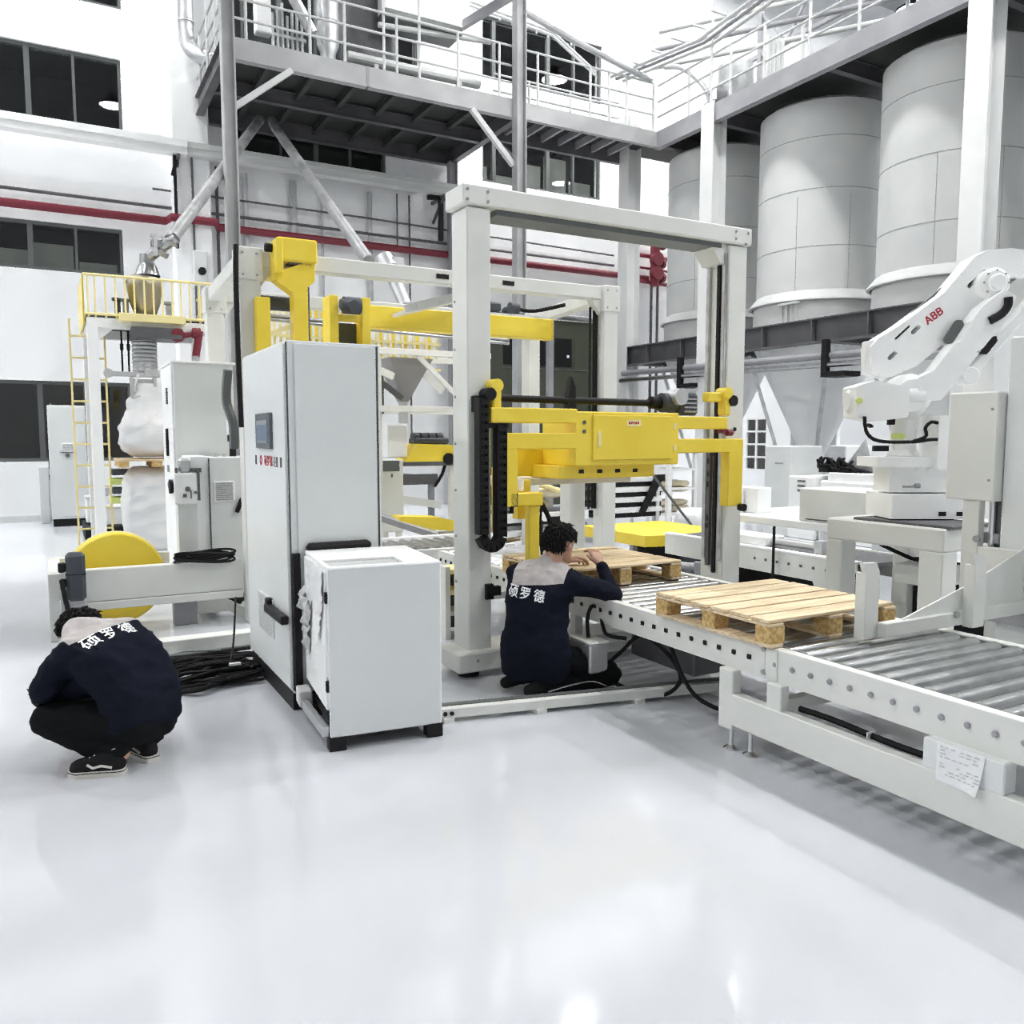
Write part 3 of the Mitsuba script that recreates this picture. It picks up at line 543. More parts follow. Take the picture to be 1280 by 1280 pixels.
for y0, y1 in ((2.66, 2.75), (.4, .5)): part(kn, 'post', box(2.89, 2.945, y0, y1, .28, .402, .005), 'paint')
for y0, y1 in ((2.66, 2.75), (1.62, 1.7), (.4, .5)): part(kn, 'post', box(3.97, 4.025, y0, y1, .28, .402, .005), 'paint')
pb = part(kn, 'junction_panel', box(2.885, 2.96, 1.63, 1.945, .285, .402, .005), 'cabinet', label='flat panel between rail and stand beam')
for y in (2.0, 1.0, .1): part(kn, 'crossbar', box(2.93, 4.0, y - .03, y + .03, .16, .22), 'paint')
ft = ply(lathe([(0, 0), (.036, 0), (.038, .008), (.014, .022), (.011, .03), (.011, .12), (0, .12)], (0, 0, 0), 18), 'mat_chrome', 30)
for x, y in ((2.905, 2.985), (2.92, 2.87), (3.99, 2.98), (2.915, .3), (3.99, .3)): part(kn, 'levelling_foot', ft, None, to_world=T().translate([x, y, 0]), label='chrome levelling foot')
part(kn, 'cable', cable([(2.97, 2.62, .30), (2.99, 2.45, .295), (2.98, 2.2, .29), (2.98, 2.0, .29), (3.0, 1.9, .3)], .014, 7), 'rubber', 30)
part(kn, 'cable_tie', cat(box(2.95, 3.0, 2.24, 2.245, .285, .31)), 'white')
# paper taped to the panel
k = thing('paper_sheet', 'white sheet of handwritten notes taped under the rail of the near conveyor', 'paper')
pv = []
for j in range(7):
    for i in range(2):
        t = j / 6; pv.append((2.878 - .0 - .018 * max(0, t - .45) ** 1.5 * (i), 1.885 - .19 * (i) , .408 - .155 * t))
gy = np.linspace(0, 1, 7); V = []; 
for t in gy:
    for s in gy:
        V.append((2.882 - .03 * (t ** 2) * (s ** 3), 1.885 - .185 * s + .012 * t * s, .405 - .15 * t))
F = [];
for a in range(6):
    for b in range(6):
        q = a * 7 + b; F += [(q, q + 1, q + 8), (q, q + 8, q + 7)]
pm = trimesh.Trimesh(V, F, process=False); pm2 = pm.copy(); pm2.invert(); pm2.apply_translation((.0012, 0, 0))
part(k, 'sheet', cat(pm, pm2), 'paper', True)
rr = random.Random(3); marks = []
for r in range(9):
    s = .08
    while s < .85:
        w = rr.uniform(.04, .13)
        if rr.random() < .62 and not (3 < r < 5):
            t = .1 + r * .085; y0, y1 = 1.885 - .185 * s, 1.885 - .185 * (s + w)
            x = 2.8805 - .03 * t * t * (s + w) ** 3; z = .405 - .15 * t
            marks.append(box(x - .0006, x, y1, y0, z - .0022, z + .0014))
        s += w + .04
part(k, 'handwriting', cat(*marks), 'pencil')

# ================================================================ pallets
def pallet(label, x0, y0, lx, ly, z, stringers=4, boards=6):
    k = thing('wooden_pallet', label, 'pallet')
    x1, y1 = x0 + lx, y0 + ly; r = random.Random(int(x0 * 100 + y0 * 10))
    for i in range(3):
        y = y0 + (ly - .09) * i / 2
        part(k, 'bottom_board', box(x0, x0 + .09, y0, y1, z, z + .018, .003) if i == 0 else box(x0 + (lx - .09) * i / 2, x0 + (lx - .09) * i / 2 + .09, y0, y1, z, z + .018, .003), 'wood')
    for i in range(3):
        for j in range(3):
            bx_, by_ = x0 + (lx - .10) * i / 2, y0 + (ly - .10) * j / 2
            part(k, 'block', box(bx_ + .002, bx_ + .10, by_ + .002, by_ + .098, z + .018, z + .098, .003), 'chipblock')
    for i in range(3):
        bx_ = x0 + (lx - .09) * i / 2
        part(k, 'cross_board', box(bx_, bx_ + .09, y0, y1, z + .098, z + .113, .003), 'wood')
    w = ly / boards
    for i in range(boards):
        o = r.uniform(-.006, .006); g = w * r.uniform(.08, .16)
        part(k, 'top_board', turned(cbox((0, 0, 0), (lx + r.uniform(-.008, .008), w - g, .017), .003), (x0 + lx / 2 + o, y0 + w * (i + .5), z + .1225 + r.uniform(0, .003)), r.uniform(-.5, .5)), 'wood')
    return k
pallet('nearer of the two wooden pallets, lying on the conveyor beside the pusher fork', 2.895, 2.74, .90, .84, .562)
pallet('wooden pallet under the yellow lifting head, at the far end of the conveyor', 2.85, 4.42, .95, .86, .562)

# ================================================================ pusher bracket and side column
k = thing('pusher_fork', 'pale grey pusher fork with two bent upright plates reaching over the near conveyor', 'pusher')
part(k, 'bar', box(3.46, 4.66, 2.55, 2.60, .585, .655, .004), 'paint')
def bent_plate(x0, y, z0, z1, w):
    return cat(box(x0, x0 + w, y - .008, y + .008, z0, z1 - .07, .003), beam((x0 + w / 2, y, z1 - .075), (x0 + w / 2 - .028, y - .008, z1), .014, w, up=(0, 1, 0)) if False else prism([(0, 0), (w, 0), (w - .02, .075), (-.03, .085)], (x0, y + .008, z1 - .075), EX, EZ, .016))
part(k, 'upright_plate', cat(box(3.37, 3.47, 2.60, 2.625, .575, .90, .003), prism([(0, 0), (.10, 0), (.075, .05), (-.02, .055)], (3.37, 2.625, .895), EX, EZ, .025), box(3.37, 3.385, 2.60, 2.66, .575, .90, .003)), 'paint')
part(k, 'upright_plate', cat(box(4.07, 4.165, 2.50, 2.525, .575, .90, .003), prism([(0, 0), (.095, 0), (.075, .05), (-.03, .07)], (4.07, 2.525, .895), EX, EZ, .025), box(4.07, 4.085, 2.50, 2.56, .575, .90, .003)), 'paint')
part(k, 'web_plate', prism([(3.60, .655), (4.62, .655), (4.62, .94), (4.16, .79)], (0, 2.58, 0), EX, EZ, .01), 'paint')
part(k, 'pivot_bolt', cat(disc((4.0, 2.545, .645), EY, .018, .02, 10), disc((4.64, 2.545, .60), EY, .018, .02, 10)), 'zinc')
k = thing('side_column', 'tall grey machine column with a hood box beside the pallet, right of the robot', 'machine column')
part(k, 'column', box(4.70, 5.1, 1.9, 2.76, 0, 2.10, .01), 'cabinet')
part(k, 'hood', box(4.64, 5.0, 2.765, 3.06, 1.18, 1.80, .008), 'paint', label='hood box on the front of the column')
part(k, 'mast', box(4.66, 4.72, 2.86, 2.96, .45, 1.18, .004), 'paint')
part(k, 'guide_rod', rod((4.74, 2.83, .5), (4.74, 2.83, 1.18), .018, 10), 'chrome', 30); part(k, 'dark_cover', box(4.76, 4.82, 2.765, 2.86, .5, 1.18), 'frame_dark')
part(k, 'slide_block', cat(box(4.73, 4.80, 2.78, 2.95, .93, .99, .006), disc((4.65, 2.86, .96), EX, .02, .02, 10)), 'steel_mid')
part(k, 'side_plate', box(4.63, 4.69, 2.5, 2.84, .58, .92, .004), 'paint'); part(k, 'foot_bracket', box(4.64, 4.90, 2.50, 2.85, .50, .58, .004), 'steel_mid')
for z in (1.3, 1.7): bolt(k, (4.638, 2.80, z), EX, .008, .006, 'steel_mid')
part(k, 'base', box(4.66, 5.12, 1.9, 3.0, 0, .05, .006), 'paint')

# ================================================================ robot stand and robot
k = thing('robot_stand', 'pale grey welded portal stand under the white robot', 'stand')
part(k, 'top_beam', box(4.98, 5.9, 3.28, 4.20, .80, .955, .012), 'paint')
for x0, y0, y1 in ((4.98, 4.06, 4.20), (4.98, 3.28, 3.45), (5.74, 4.06, 4.20), (5.74, 3.28, 3.45)): part(k, 'leg', box(x0, x0 + .16, y0, y1, 0, .80, .008), 'paint')
part(k, 'lower_rail', box(5.0, 5.1, 3.5, 4.1, .06, .16, .006), 'paint')
part(k, 'drawer_box', box(5.30, 5.62, 3.55, 3.86, .50, .64, .008), 'paint'); part(k, 'drawer_leg', box(5.42, 5.5, 3.66, 3.74, 0, .50), 'paint'); part(k, 'dark_panel', box(5.80, 5.84, 3.46, 4.05, .05, .62), 'black')
part(k, 'cable', cable([(5.3, 3.98, .76), (5.4, 3.9, .70), (5.45, 3.8, .66), (5.4, 3.66, .68), (5.5, 3.55, .74)], .014, 7), 'rubber', 30)
part(k, 'guide_plate', box(5.02, 5.5, 3.25, 4.0, .955, .972, .003), 'steel_dark')

RU = RIGHT.copy(); RN = np.cross(RU, EZ); RO = np.array([5.082, 3.866, 1.80]) - RN * .27     # plane of the arm; RN points to the camera
PXM = 5.8 / 1040
def rp_(u, w, d=0.0): return RO + RU * u + EZ * w + RN * d
def rpoly(poly, d0, d1):
    m = prism(poly, rp_(0, 0, d0), RU, EZ, d1 - d0); return m
def Q(*pts): return [((x - 1100) * PXM, (505 - y) * PXM) for x, y in pts]
k = thing('palletizing_robot', 'large white palletising robot arm reaching down to the left over its stand', 'robot')
# upper arm: long tapered casting with openings
ua = sg.Polygon(Q((1092, 438), (1100, 428), (1126, 412), (1180, 372), (1216, 328), (1232, 319), (1262, 317), (1300, 322), (1300, 352), (1262, 352), (1252, 372), (1232, 384), (1206, 410), (1176, 440), (1150, 462), (1118, 476), (1094, 470))).buffer(.02, 4).buffer(-.02, 4)
for a in (Q((1212, 363), (1230, 346)), Q((1144, 420), (1150, 414)), Q((1116, 452), (1122, 446))): ua = ua.difference(slot(*a[0], *a[1], .016))
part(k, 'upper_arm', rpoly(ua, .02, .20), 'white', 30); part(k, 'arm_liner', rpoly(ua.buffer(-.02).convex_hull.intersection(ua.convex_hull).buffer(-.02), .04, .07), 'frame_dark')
part(k, 'arm_groove', rpoly(slot(*Q((1122, 428))[0], *Q((1138, 413))[0], .006), .198, .203), 'black')
# lower (parallel) arm nearer to the camera
lo = sg.Polygon(Q((1140, 478), (1158, 470), (1200, 412), (1214, 392), (1240, 372), (1254, 380), (1248, 402), (1214, 446), (1186, 484), (1168, 506), (1140, 506))).buffer(.02, 4).buffer(-.02, 4)
lo = lo.difference(slot(*Q((1184, 430))[0], *Q((1195, 412))[0], .035)).difference(slot(*Q((1138, 468))[0], *Q((1147, 456))[0], .014))
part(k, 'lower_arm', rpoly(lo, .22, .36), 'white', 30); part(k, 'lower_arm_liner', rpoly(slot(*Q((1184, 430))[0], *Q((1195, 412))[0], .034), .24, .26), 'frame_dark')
part(k, 'elbow_cover', cat(disc(rp_(*Q((1236, 362))[0], .22), RN, .105, .14, 28, .02), disc(rp_(*Q((1236, 362))[0], .30), RN, .06, .05, 20, .01)), 'white', 30)
for i in range(8):
    a = i * math.pi / 4; c0 = Q((1236, 362))[0]; part(k, 'cover_bolt', disc(rp_(c0[0] + .085 * math.cos(a), c0[1] + .085 * math.sin(a), .292), RN, .007, .008, 6), 'steel_mid')
# wrist
W0 = Q((1128, 506))[0]
part(k, 'wrist_housing', cat(disc(rp_(*Q((1134, 500))[0], .20), RN, .15, .30, 28, .04), disc(rp_(*Q((1120, 500))[0], .28), RU, .085, .36, 24, .02)), 'white', 30)
mo = part(k, 'wrist_motor', cat(rpoly(sg.Polygon(Q((1064, 492), (1084, 486), (1122, 494), (1122, 524), (1086, 528), (1066, 524))).buffer(.02, 4), .16, .40), disc(rp_(*Q((1066, 507))[0], .28), RU, .085, .10, 24, .02)), 'white', 30)
scene[mo + '__sticker'] = ply(disc(rp_(*Q((1064, 507))[0], .405), RN, .022, .02, 14), 'mat_green_sticker')
part(k, 'flange_column', lathe([(0, -.36), (.12, -.36), (.12, -.30), (.085, -.26), (.085, -.05), (.12, 0), (0, 0)], rp_(*Q((1137, 520))[0], .20), 28), 'white', 30)
part(k, 'yellow_label', rpoly(slot(*Q((1118, 550))[0], *Q((1128, 550))[0], .02), .28, .293), 'green_sticker')
part(k, 'lug', rpoly(sg.Polygon(Q((1089, 432), (1102, 430), (1106, 452), (1106, 474), (1090, 470))).buffer(.01), .10, .16), 'white', 30)
part(k, 'tie_rod', cat(beam(rp_(*Q((1204, 476))[0], .30), rp_(*Q((1296, 366))[0], .30), .07, .07, b=.01), disc(rp_(*Q((1204, 476))[0], .30), RN, .065, .12, 20, .01)), 'white', 30)
part(k, 'tie_rod', beam(rp_(*Q((1180, 500))[0], .05), rp_(*Q((1290, 392))[0], .05), .06, .06, b=.01), 'white')
part(k, 'rear_link', rpoly(sg.Polygon(Q((1256, 372), (1300, 330), (1300, 372), (1268, 420), (1250, 410))), .02, .14), 'paint')
part(k, 'column_body', rpoly(sg.Polygon(Q((1250, 420), (1310, 350), (1340, 600), (1260, 620))), -.25, .15), 'white', 30)
part(k, 'cable_cover', cable([rp_(*Q((1222, 410))[0], .37), rp_(*Q((1236, 402))[0], .37), rp_(*Q((1243, 392))[0], .37), rp_(*Q((1243, 382))[0], .37)], .028, 8), 'black', 30)
part(k, 'clip', rpoly(sg.Polygon(Q((1208, 448), (1224, 438), (1232, 428), (1234, 434), (1222, 450))), .30, .36), 'black')
part(k, 'hose', cable([rp_(*Q(p)[0], .42) for p in ((1070, 526), (1074, 546), (1090, 556), (1130, 557), (1156, 554), (1176, 556))], .012, 8), 'rubber', 30)
part(k, 'hose', cable([rp_(*Q(p)[0], .42) for p in ((1130, 557), (1146, 550), (1145, 540), (1152, 533), (1160, 534))], .012, 8), 'rubber', 30)
part(k, 'plug', rpoly(rect(Q((1104, 528))[0][0], Q((1112, 536))[0][0], Q((1104, 528))[0][1], Q((1112, 536))[0][1]), .34, .37), 'black')
part(k, 'plug', rpoly(rect(Q((1098, 562))[0][0], Q((1116, 569))[0][0], Q((1098, 562))[0][1], Q((1116, 569))[0][1]), .20, .24), 'black')
part(k, 'plug', rpoly(slot(*Q((1083, 536))[0], *Q((1086, 538))[0], .01), .30, .34), 'black')
part(k, 'connector_box', rpoly(rect(*[Q((1160, 525))[0][0], Q((1190, 590))[0][0]], *[Q((1160, 590))[0][1], Q((1160, 525))[0][1]]), .16, .44), 'white')
part(k, 'gripper_frame', cat(rpoly(rect(Q((1108, 622))[0][0], Q((1206, 652))[0][0], Q((1108, 652))[0][1], Q((1108, 622))[0][1]), .0, .42), rpoly(rect(Q((1112, 590))[0][0], Q((1200, 620))[0][0], Q((1112, 620))[0][1], Q((1112, 588))[0][1]), .06, .32)), 'white', label='white gripper box under the wrist')
part(k, 'gripper_plate', rpoly(rect(Q((1090, 574))[0][0], Q((1200, 584))[0][0], Q((1090, 588))[0][1], Q((1090, 576))[0][1]), .05, .4), 'white')
for x in (1166, 1188): part(k, 'vent_hole', rpoly(rect(Q((x, 643))[0][0], Q((x + 9, 648))[0][0], Q((x, 648))[0][1], Q((x, 643))[0][1]), .418, .424), 'black')
part(k, 'cylinder_rod', cat(rod(rp_(*Q((1122, 612))[0], .40), rp_(*Q((1138, 612))[0], .40), .008, 8), disc(rp_(*Q((1140, 611))[0], .40), RU, .018, .03, 12)), 'steel_mid', 30)
tm = meshkit.text_mesh('ABB', .052, .004, bold=True)
ang = math.atan2(26, 18)
c, s = math.cos(math.radians(37)), math.sin(math.radians(37)); X_ = RU * c + EZ * s; Y_ = -RU * s + EZ * c
R = np.eye(4); R[:3, 0], R[:3, 1], R[:3, 2], R[:3, 3] = X_, Y_, RN, rp_(*Q((1161, 411))[0], .199)
tm.apply_transform(R); part(k, 'lettering', tm, 'red_text', label='red lettering on the arm')
# ================================================================ control cabinets in the foreground
k = thing('control_cabinet', 'tallest pale control cabinet, with a touch screen and red lettering, behind the low cabinet', 'cabinet')
part(k, 'plinth', box(1.15, 1.66, 4.62, 5.70, 0, .11), 'black', label='black plinth')
part(k, 'body', box(1.15, 1.685, 4.60, 5.72, .10, 2.07, .006), 'cabinet')
part(k, 'seam', cat(box(1.147, 1.153, 4.598, 4.606, .12, 2.06), box(1.662, 1.672, 4.597, 4.604, .12, 2.06)), 'seam')
dpl = part(k, 'side_panel', box(1.138, 1.152, 4.625, 5.70, .12, 2.055, .005), 'cabinet')
part(k, 'front_panel', box(1.19, 1.655, 4.588, 4.602, .12, 2.055, .004), 'cabinet')
hm = part(k, 'touch_screen', box(1.118, 1.14, 4.90, 5.27, 1.475, 1.685, .004), 'screen_edge')
scene[hm + '__display'] = ply(box(1.115, 1.12, 4.945, 5.225, 1.505, 1.645), 'mat_screen')
scene[hm + '__menu_strip'] = ply(cat(box(1.1138, 1.1155, 4.945, 5.225, 1.618, 1.64), box(1.1138, 1.1155, 4.96, 5.20, 1.512, 1.520)), 'mat_steel_mid')
vt = part(k, 'vent_grille', box(1.128, 1.14, 4.98, 5.36, .335, .575, .003), 'cabinet')
for i in range(16): part(vt, 'louvre', box(1.124, 1.131, 4.995, 5.345, .345 + i * .0142, .349 + i * .0142), 'steel_light')
part(k, 'gap_shade_strip', box(1.155, 1.195, 4.57, 4.60, .12, .90), 'black')  # black strip standing for the dark gap between the two cabinets
part(k, 'screen_arm', cat(box(1.10, 1.14, 4.99, 5.06, .49, .58, .008), box(1.085, 1.13, 4.60, 5.02, .50, .55, .006)), 'black', label='black swing arm')
part(k, 'cable_duct', cat(box(1.23, 1.60, 4.53, 4.60, .905, .955, .018)), 'black', label='black padded bar on top of the low cabinet')
k_ctrl = k
# low cabinet (turned a little)
LC = (1.147, 3.90, 0); LA = -6.0
def lc(m): return turned(m, LC, LA)
k = thing('low_cabinet', 'low white cabinet on black feet with torn protective film, in the foreground', 'cabinet')
part(k, 'body', lc(cat(box(.004, .571, .014, .66, .20, .90, .004), box(0, .575, -.0, .016, .07, .918, .004), box(.56, .575, .014, .66, .07, .9, .003))), 'white')
part(k, 'base_shade_block', lc(box(.03, .55, .02, .64, .075, .20)), 'black', label='black block standing for the shade in the open base')  # solid black block imitates the shaded gap below the side door
part(k, 'top_plate', lc(cat(box(0, .575, .27, .66, .90, .918, .004), box(.40, .575, .0, .28, .90, .918, .004), box(0, .02, .016, .28, .90, .918), box(0, .41, .01, .03, .90, .918))), 'white')
part(k, 'top_window', lc(box(.02, .40, .03, .27, .895, .903)), 'film_dark', label='sunken grey window in the top')
part(k, 'front_panel', lc(box(.004, .568, -.006, .002, .075, .912, .003)), 'cabinet')
part(k, 'side_door', lc(box(-.008, .006, .04, .645, .20, .89, .004)), 'white')
for z in (.30, .74): part(k, 'hinge', lc(box(-.014, .004, .004, .03, z, z + .055, .003)), 'black', label='black hinge')
for (x, y) in ((-.005, .0), (.495, .0), (-.005, .58), (.495, .58)): part(k, 'foot', lc(box(x, x + .085, y, y + .075, 0, .075, .004)), 'black', label='black foot')
part(k, 'base_rail', lc(beam((-.02, .02, .10), (-.05, .64, .10), .03, .05)), 'duct', label='bare metal rail along the open base')
part(k, 'base_box', lc(box(-.07, .0, .50, .63, .08, .17, .006)), 'film')
part(k, 'cam_latch', lc(cat(box(.572, .58, .02, .04, .62, .70), box(.572, .58, .02, .04, .25, .30))), 'black')
# torn film: crumpled sheets on the left side
fv = np.random.RandomState(5)
def crumple(poly, n0, seed, amp):
    m = trimesh.creation.extrude_polygon(sg.Polygon(poly), .002, engine='earcut'); m = m.subdivide_to_size(.03)
    v = m.vertices; d = (meshkit.fbm(np.c_[v[:, 0] * 16, v[:, 1] * 16, v[:, 0] * 0], 3, seed) - .5) * amp
    v2 = np.c_[-.012 - np.abs(d) - v[:, 2], v[:, 0] * .8, v[:, 1]]; m.vertices = v2; return m
part(k, 'torn_film', lc(crumple([(.05, .90), (.50, .90), (.60, .86), (.66, .60), (.60, .52), (.52, .66), (.44, .70), (.30, .64), (.22, .50), (.16, .60), (.09, .70)], 0, 2, .05)), 'bag', True, label='torn transparent film hanging on the left side')
part(k, 'torn_film', lc(crumple([(.48, .66), (.72, .74), (.80, .62), (.76, .48), (.66, .36), (.58, .40), (.55, .52)], 0, 9, .12)), 'film', True)
# floor rail
k = thing('floor_rail', 'low pale steel rail lying on the floor from the low cabinet to the conveyor', 'rail')
a, b = np.array([1.76, 4.07, .05]), np.array([3.55, 3.68, .05])
part(k, 'channel', cat(beam(a + EZ * .0, b, .09, .055, b=.004)), 'paint'); part(k, 'top_strip', beam(a + EZ * .031 + EY * .02, b + EZ * .031 + EY * .02, .04, .008), 'frame_dark')
for t in (.04, .33, .66, .95): part(k, 'pad', cbox(tuple(a * (1 - t) + b * t - EZ * .036), (.06, .12, .028)), 'paint')
for t in (.035, .055): bolt(k, tuple(a * (1 - t) + b * t + np.array([-.008, -.046, .0])), (.21, .97, 0), .012, .012, 'black')
solo('loose_wire', cable([(2.45, 3.98, .085), (2.6, 3.96, .11), (2.72, 3.93, .12), (2.80, 3.9, .09)], .004, 6), 'zinc', 'thin loose wire arching on the floor rail beside the kneeling worker', 'wire', smooth=30)

# ================================================================ machine on the left (with yellow disc)
k = thing('infeed_machine', 'pale low infeed machine with a long side beam at the left, behind the crouching worker', 'machine')
part(k, 'side_beam', cat(box(-.045, 1.37, 7.10, 7.20, .275, .525, .006), box(-.045, 1.37, 7.08, 7.2, .21, .272, .006)), 'paint')
part(k, 'rear_beam', box(-.045, .9, 7.9, 8.0, .30, .525, .006), 'paint')
part(k, 'end_plate', box(-.05, .04, 7.06, 8.0, .21, .52, .006), 'paint')
part(k, 'leg', box(-.05, .035, 7.06, 7.14, 0, .22, .004), 'paint'); part(k, 'leg', box(.84, 1.02, 7.2, 7.32, 0, .22, .004), 'steel_mid')
part(k, 'gearbox', cat(box(.02, .20, 6.98, 7.08, .15, .33, .01), disc((.07, 6.975, .28), EY, .02, .02, 10), disc((.16, 6.975, .28), EY, .02, .02, 10), disc((.07, 6.975, .19), EY, .02, .02, 10)), 'duct', 30)
mt = part(k, 'drive_motor', cat(box(.07, .20, 6.86, 6.99, .33, .69, .025)), 'motor', label='dark grey drive motor')
scene[mt + '__cap'] = ply(box(.068, .202, 6.858, 6.992, .53, .535), 'mat_black')
part(k, 'connector', cat(box(.02, .07, 6.88, 6.93, .55, .62, .008), box(.03, .075, 6.88, 6.93, .44, .50, .008), cable([(.04, 6.87, .5), (.06, 6.85, .35), (.09, 6.85, .18), (.07, 6.9, .08)], .018, 7)), 'black')
wd = part(k, 'yellow_disc', disc((.44, 7.46, .40), (0, 1, 0), .365, .16, 56, .012), 'yellow', 30, label='large yellow disc')
scene[wd + '__rim'] = ply(lathe([(.352, -.083), (.372, -.083), (.372, -.06), (.366, -.055)], (.44, 7.46, .40), 56, (0, -1, 0)), 'mat_yellow_pale')
part(k, 'under_box', box(1.02, 1.28, 7.3, 7.6, .06, .21, .006), 'paint'); part(k, 'under_brace', beam((1.2, 7.35, .16), (1.45, 7.3, .02), .06, .08), 'paint')
part(k, 'hose_bundle', cable([(1.28, 7.4, .18), (1.36, 7.36, .12), (1.42, 7.38, .16), (1.5, 7.4, .10)], .035, 8), 'black', 30)
part(k, 'roller_bed', cat(*[rod((.82 + .08 * i, 7.22, .47), (.82 + .08 * i, 7.5, .47), .03, 10) for i in range(6)]), 'zinc', 30, kind='stuff')
k = thing('floor_beam', 'low pale beam with a black strip on the floor in front of the infeed machine', 'beam')
part(k, 'beam', box(.56, 1.5, 6.18, 6.32, .02, .115, .005), 'paint'); part(k, 'rubber_strip', box(.55, 1.0, 6.0, 6.06, .0, .055, .004), 'frame_dark')
part(k, 'back_strip', box(.56, 1.5, 6.48, 6.54, .0, .06, .004), 'frame_dark'); part(k, 'foot', box(.62, .74, 6.05, 6.2, 0, .03), 'paint')
k = thing('cable_coil', 'coil of black cable lying on the side beam of the infeed machine', 'cable')
for j in range(7):
    th = np.linspace(0, 2 * np.pi, 40, endpoint=False); r = np.random.RandomState(j)
    rx, ry = .235 - .012 * (j % 3), .10 - .006 * j; z = .535 + .011 * j - .0
    part(k, 'loop', tube(np.c_[1.08 + r.uniform(-.01, .01) + rx * np.cos(th), 7.13 + ry * np.sin(th), z + .012 * np.sin(2 * th + j)], .0095, 7, True), 'rubber', 30)
# cables heaped on the floor
k = thing('cable_heap', 'heap of black cables on the floor between infeed machine and tall cabinet', 'cables')
r = np.random.RandomState(11); cm = []
for i in range(46):
    y0 = r.uniform(5.25, 6.0); z0 = .012 + .075 * r.random() * (1 - abs(y0 - 5.6) / .6)
    p = [(r.uniform(.45, .62), y0, .012), (.72 + r.uniform(-.06, .06), y0 + r.uniform(-.14, .14), .012 + z0 * .8), (.92 + r.uniform(-.06, .06), y0 + r.uniform(-.14, .14), z0 + .01), (1.12 + r.uniform(-.04, .08), y0 + r.uniform(-.1, .1), .012 + z0 * .8)]
    cm.append(cable(p, r.choice([.008, .010, .013]), 6, 6))
part(k, 'cables', cat(*cm), 'rubber', 30, kind='stuff')
part(k, 'zip_tie', box(.95, 1.02, 5.42, 5.45, .085, .10), 'white'); part(k, 'loose_end', cable([(.9, 5.35, .02), (1.02, 5.7, .12), (1.12, 6.1, .34), (1.16, 6.3, .36)], .007, 6), 'rubber', 30)
part(k, 'loose_end', cable([(.46, 5.15, .01), (.62, 5.22, .01), (.82, 5.35, .03), (.95, 5.5, .05)], .007, 6), 'duct', 30)
# cabinets behind it
k = thing('switch_cabinet', 'tall pale switch cabinet behind the coil of cable, left of the tallest cabinet', 'cabinet')
part(k, 'body', box(1.02, 1.55, 8.2, 9.0, .1, 2.22, .008), 'cabinet'); part(k, 'plinth', box(1.04, 1.53, 8.22, 9.0, 0, .1), 'black')
part(k, 'side_door', box(1.005, 1.022, 8.23, 8.97, .13, 2.20, .006), 'white', label='side door with a handle, painted paler for the light on that side')  # side face in paler paint to carry the brighter light from the left
part(k, 'top_edge', box(1.0, 1.57, 8.18, 9.02, 2.215, 2.235, .004), 'white')
part(k, 'handle', cat(box(.985, 1.006, 8.55, 8.62, 1.36, 1.62, .006)), 'black'); part(k, 'lock', cat(disc((1.0, 8.6, 1.24), EX, .035, .02, 12), box(.99, 1.006, 8.57, 8.64, 1.06, 1.10)), 'steel_mid'); part(k, 'hinge', box(.99, 1.006, 8.5, 8.53, 1.85, 2.0), 'frame_dark')
k = thing('vent_cabinet', 'lower pale cabinet with a louvred vent, in front of the tall switch cabinet', 'cabinet')
part(k, 'body', box(1.21, 1.62, 7.6, 8.15, .0, 1.365, .006), 'cabinet'); part(k, 'side_panel', box(1.06, 1.21, 7.62, 8.15, .0, 1.375, .006), 'white'); part(k, 'seam', box(1.205, 1.213, 7.596, 7.602, .02, 1.36), 'seam')
vv = part(k, 'vent', box(1.245, 1.42, 7.588, 7.602, .975, 1.155, .004), 'white')
for i in range(9): part(vv, 'louvre', box(1.26, 1.405, 7.582, 7.590, .99 + i * .018, 1.0 + i * .018), 'steel_mid')
part(k, 'handle', beam((1.43, 7.58, .88), (1.475, 7.575, 1.0), .03, .035), 'black', label='black lever handle'); part(k, 'cable_gland', cat(disc((1.30, 7.8, 1.38), EZ, .025, .04, 10), disc((1.38, 7.8, 1.375), EZ, .02, .03, 10)), 'duct')
solo('signal_lamp', cat(lathe([(0, 1.36), (.03, 1.36), (.03, 1.50), (.045, 1.50), (.045, 1.56), (.04, 1.68), (0, 1.68)], (1.47, 7.9, 0), 16)), 'black', 'small black signal lamp base on top of the vented cabinet', 'lamp')
part('signal_lamp', 'lens', lathe([(.0, 1.56), (.047, 1.56), (.047, 1.70), (0, 1.72)], (1.47, 7.9, 0), 16), 'white', 30, label='white lens')
k = thing('terminal_post', 'narrow white terminal post with sockets and a small motor on top, by the vented cabinet', 'terminal post')
part(k, 'column', box(.94, 1.10, 7.55, 7.70, .5, .98, .006), 'cabinet'); part(k, 'head', box(.915, 1.10, 7.52, 7.72, .97, 1.235, .008), 'white')
part(k, 'socket', cat(disc((1.02, 7.515, 1.10), EY, .022, .012, 10), box(.98, 1.01, 7.512, 7.52, 1.03, 1.06), box(1.04, 1.05, 7.512, 7.52, 1.02, 1.09), disc((1.08, 7.515, 1.07), EY, .012, .012, 8)), 'frame_dark')
part(k, 'motor', cat(box(.96, 1.06, 7.56, 7.68, 1.235, 1.36, .02), disc((1.0, 7.55, 1.31), EY, .03, .03, 12)), 'duct', 30); part(k, 'bracket', cat(box(.93, .95, 7.55, 7.6, 1.235, 1.28), box(1.06, 1.14, 7.55, 7.6, 1.24, 1.275), box(1.10, 1.12, 7.52, 7.56, 1.0, 1.27)), 'frame_dark')
part(k, 'knob', disc((.91, 7.62, 1.12), EX, .06, .05, 16), 'black', 30)

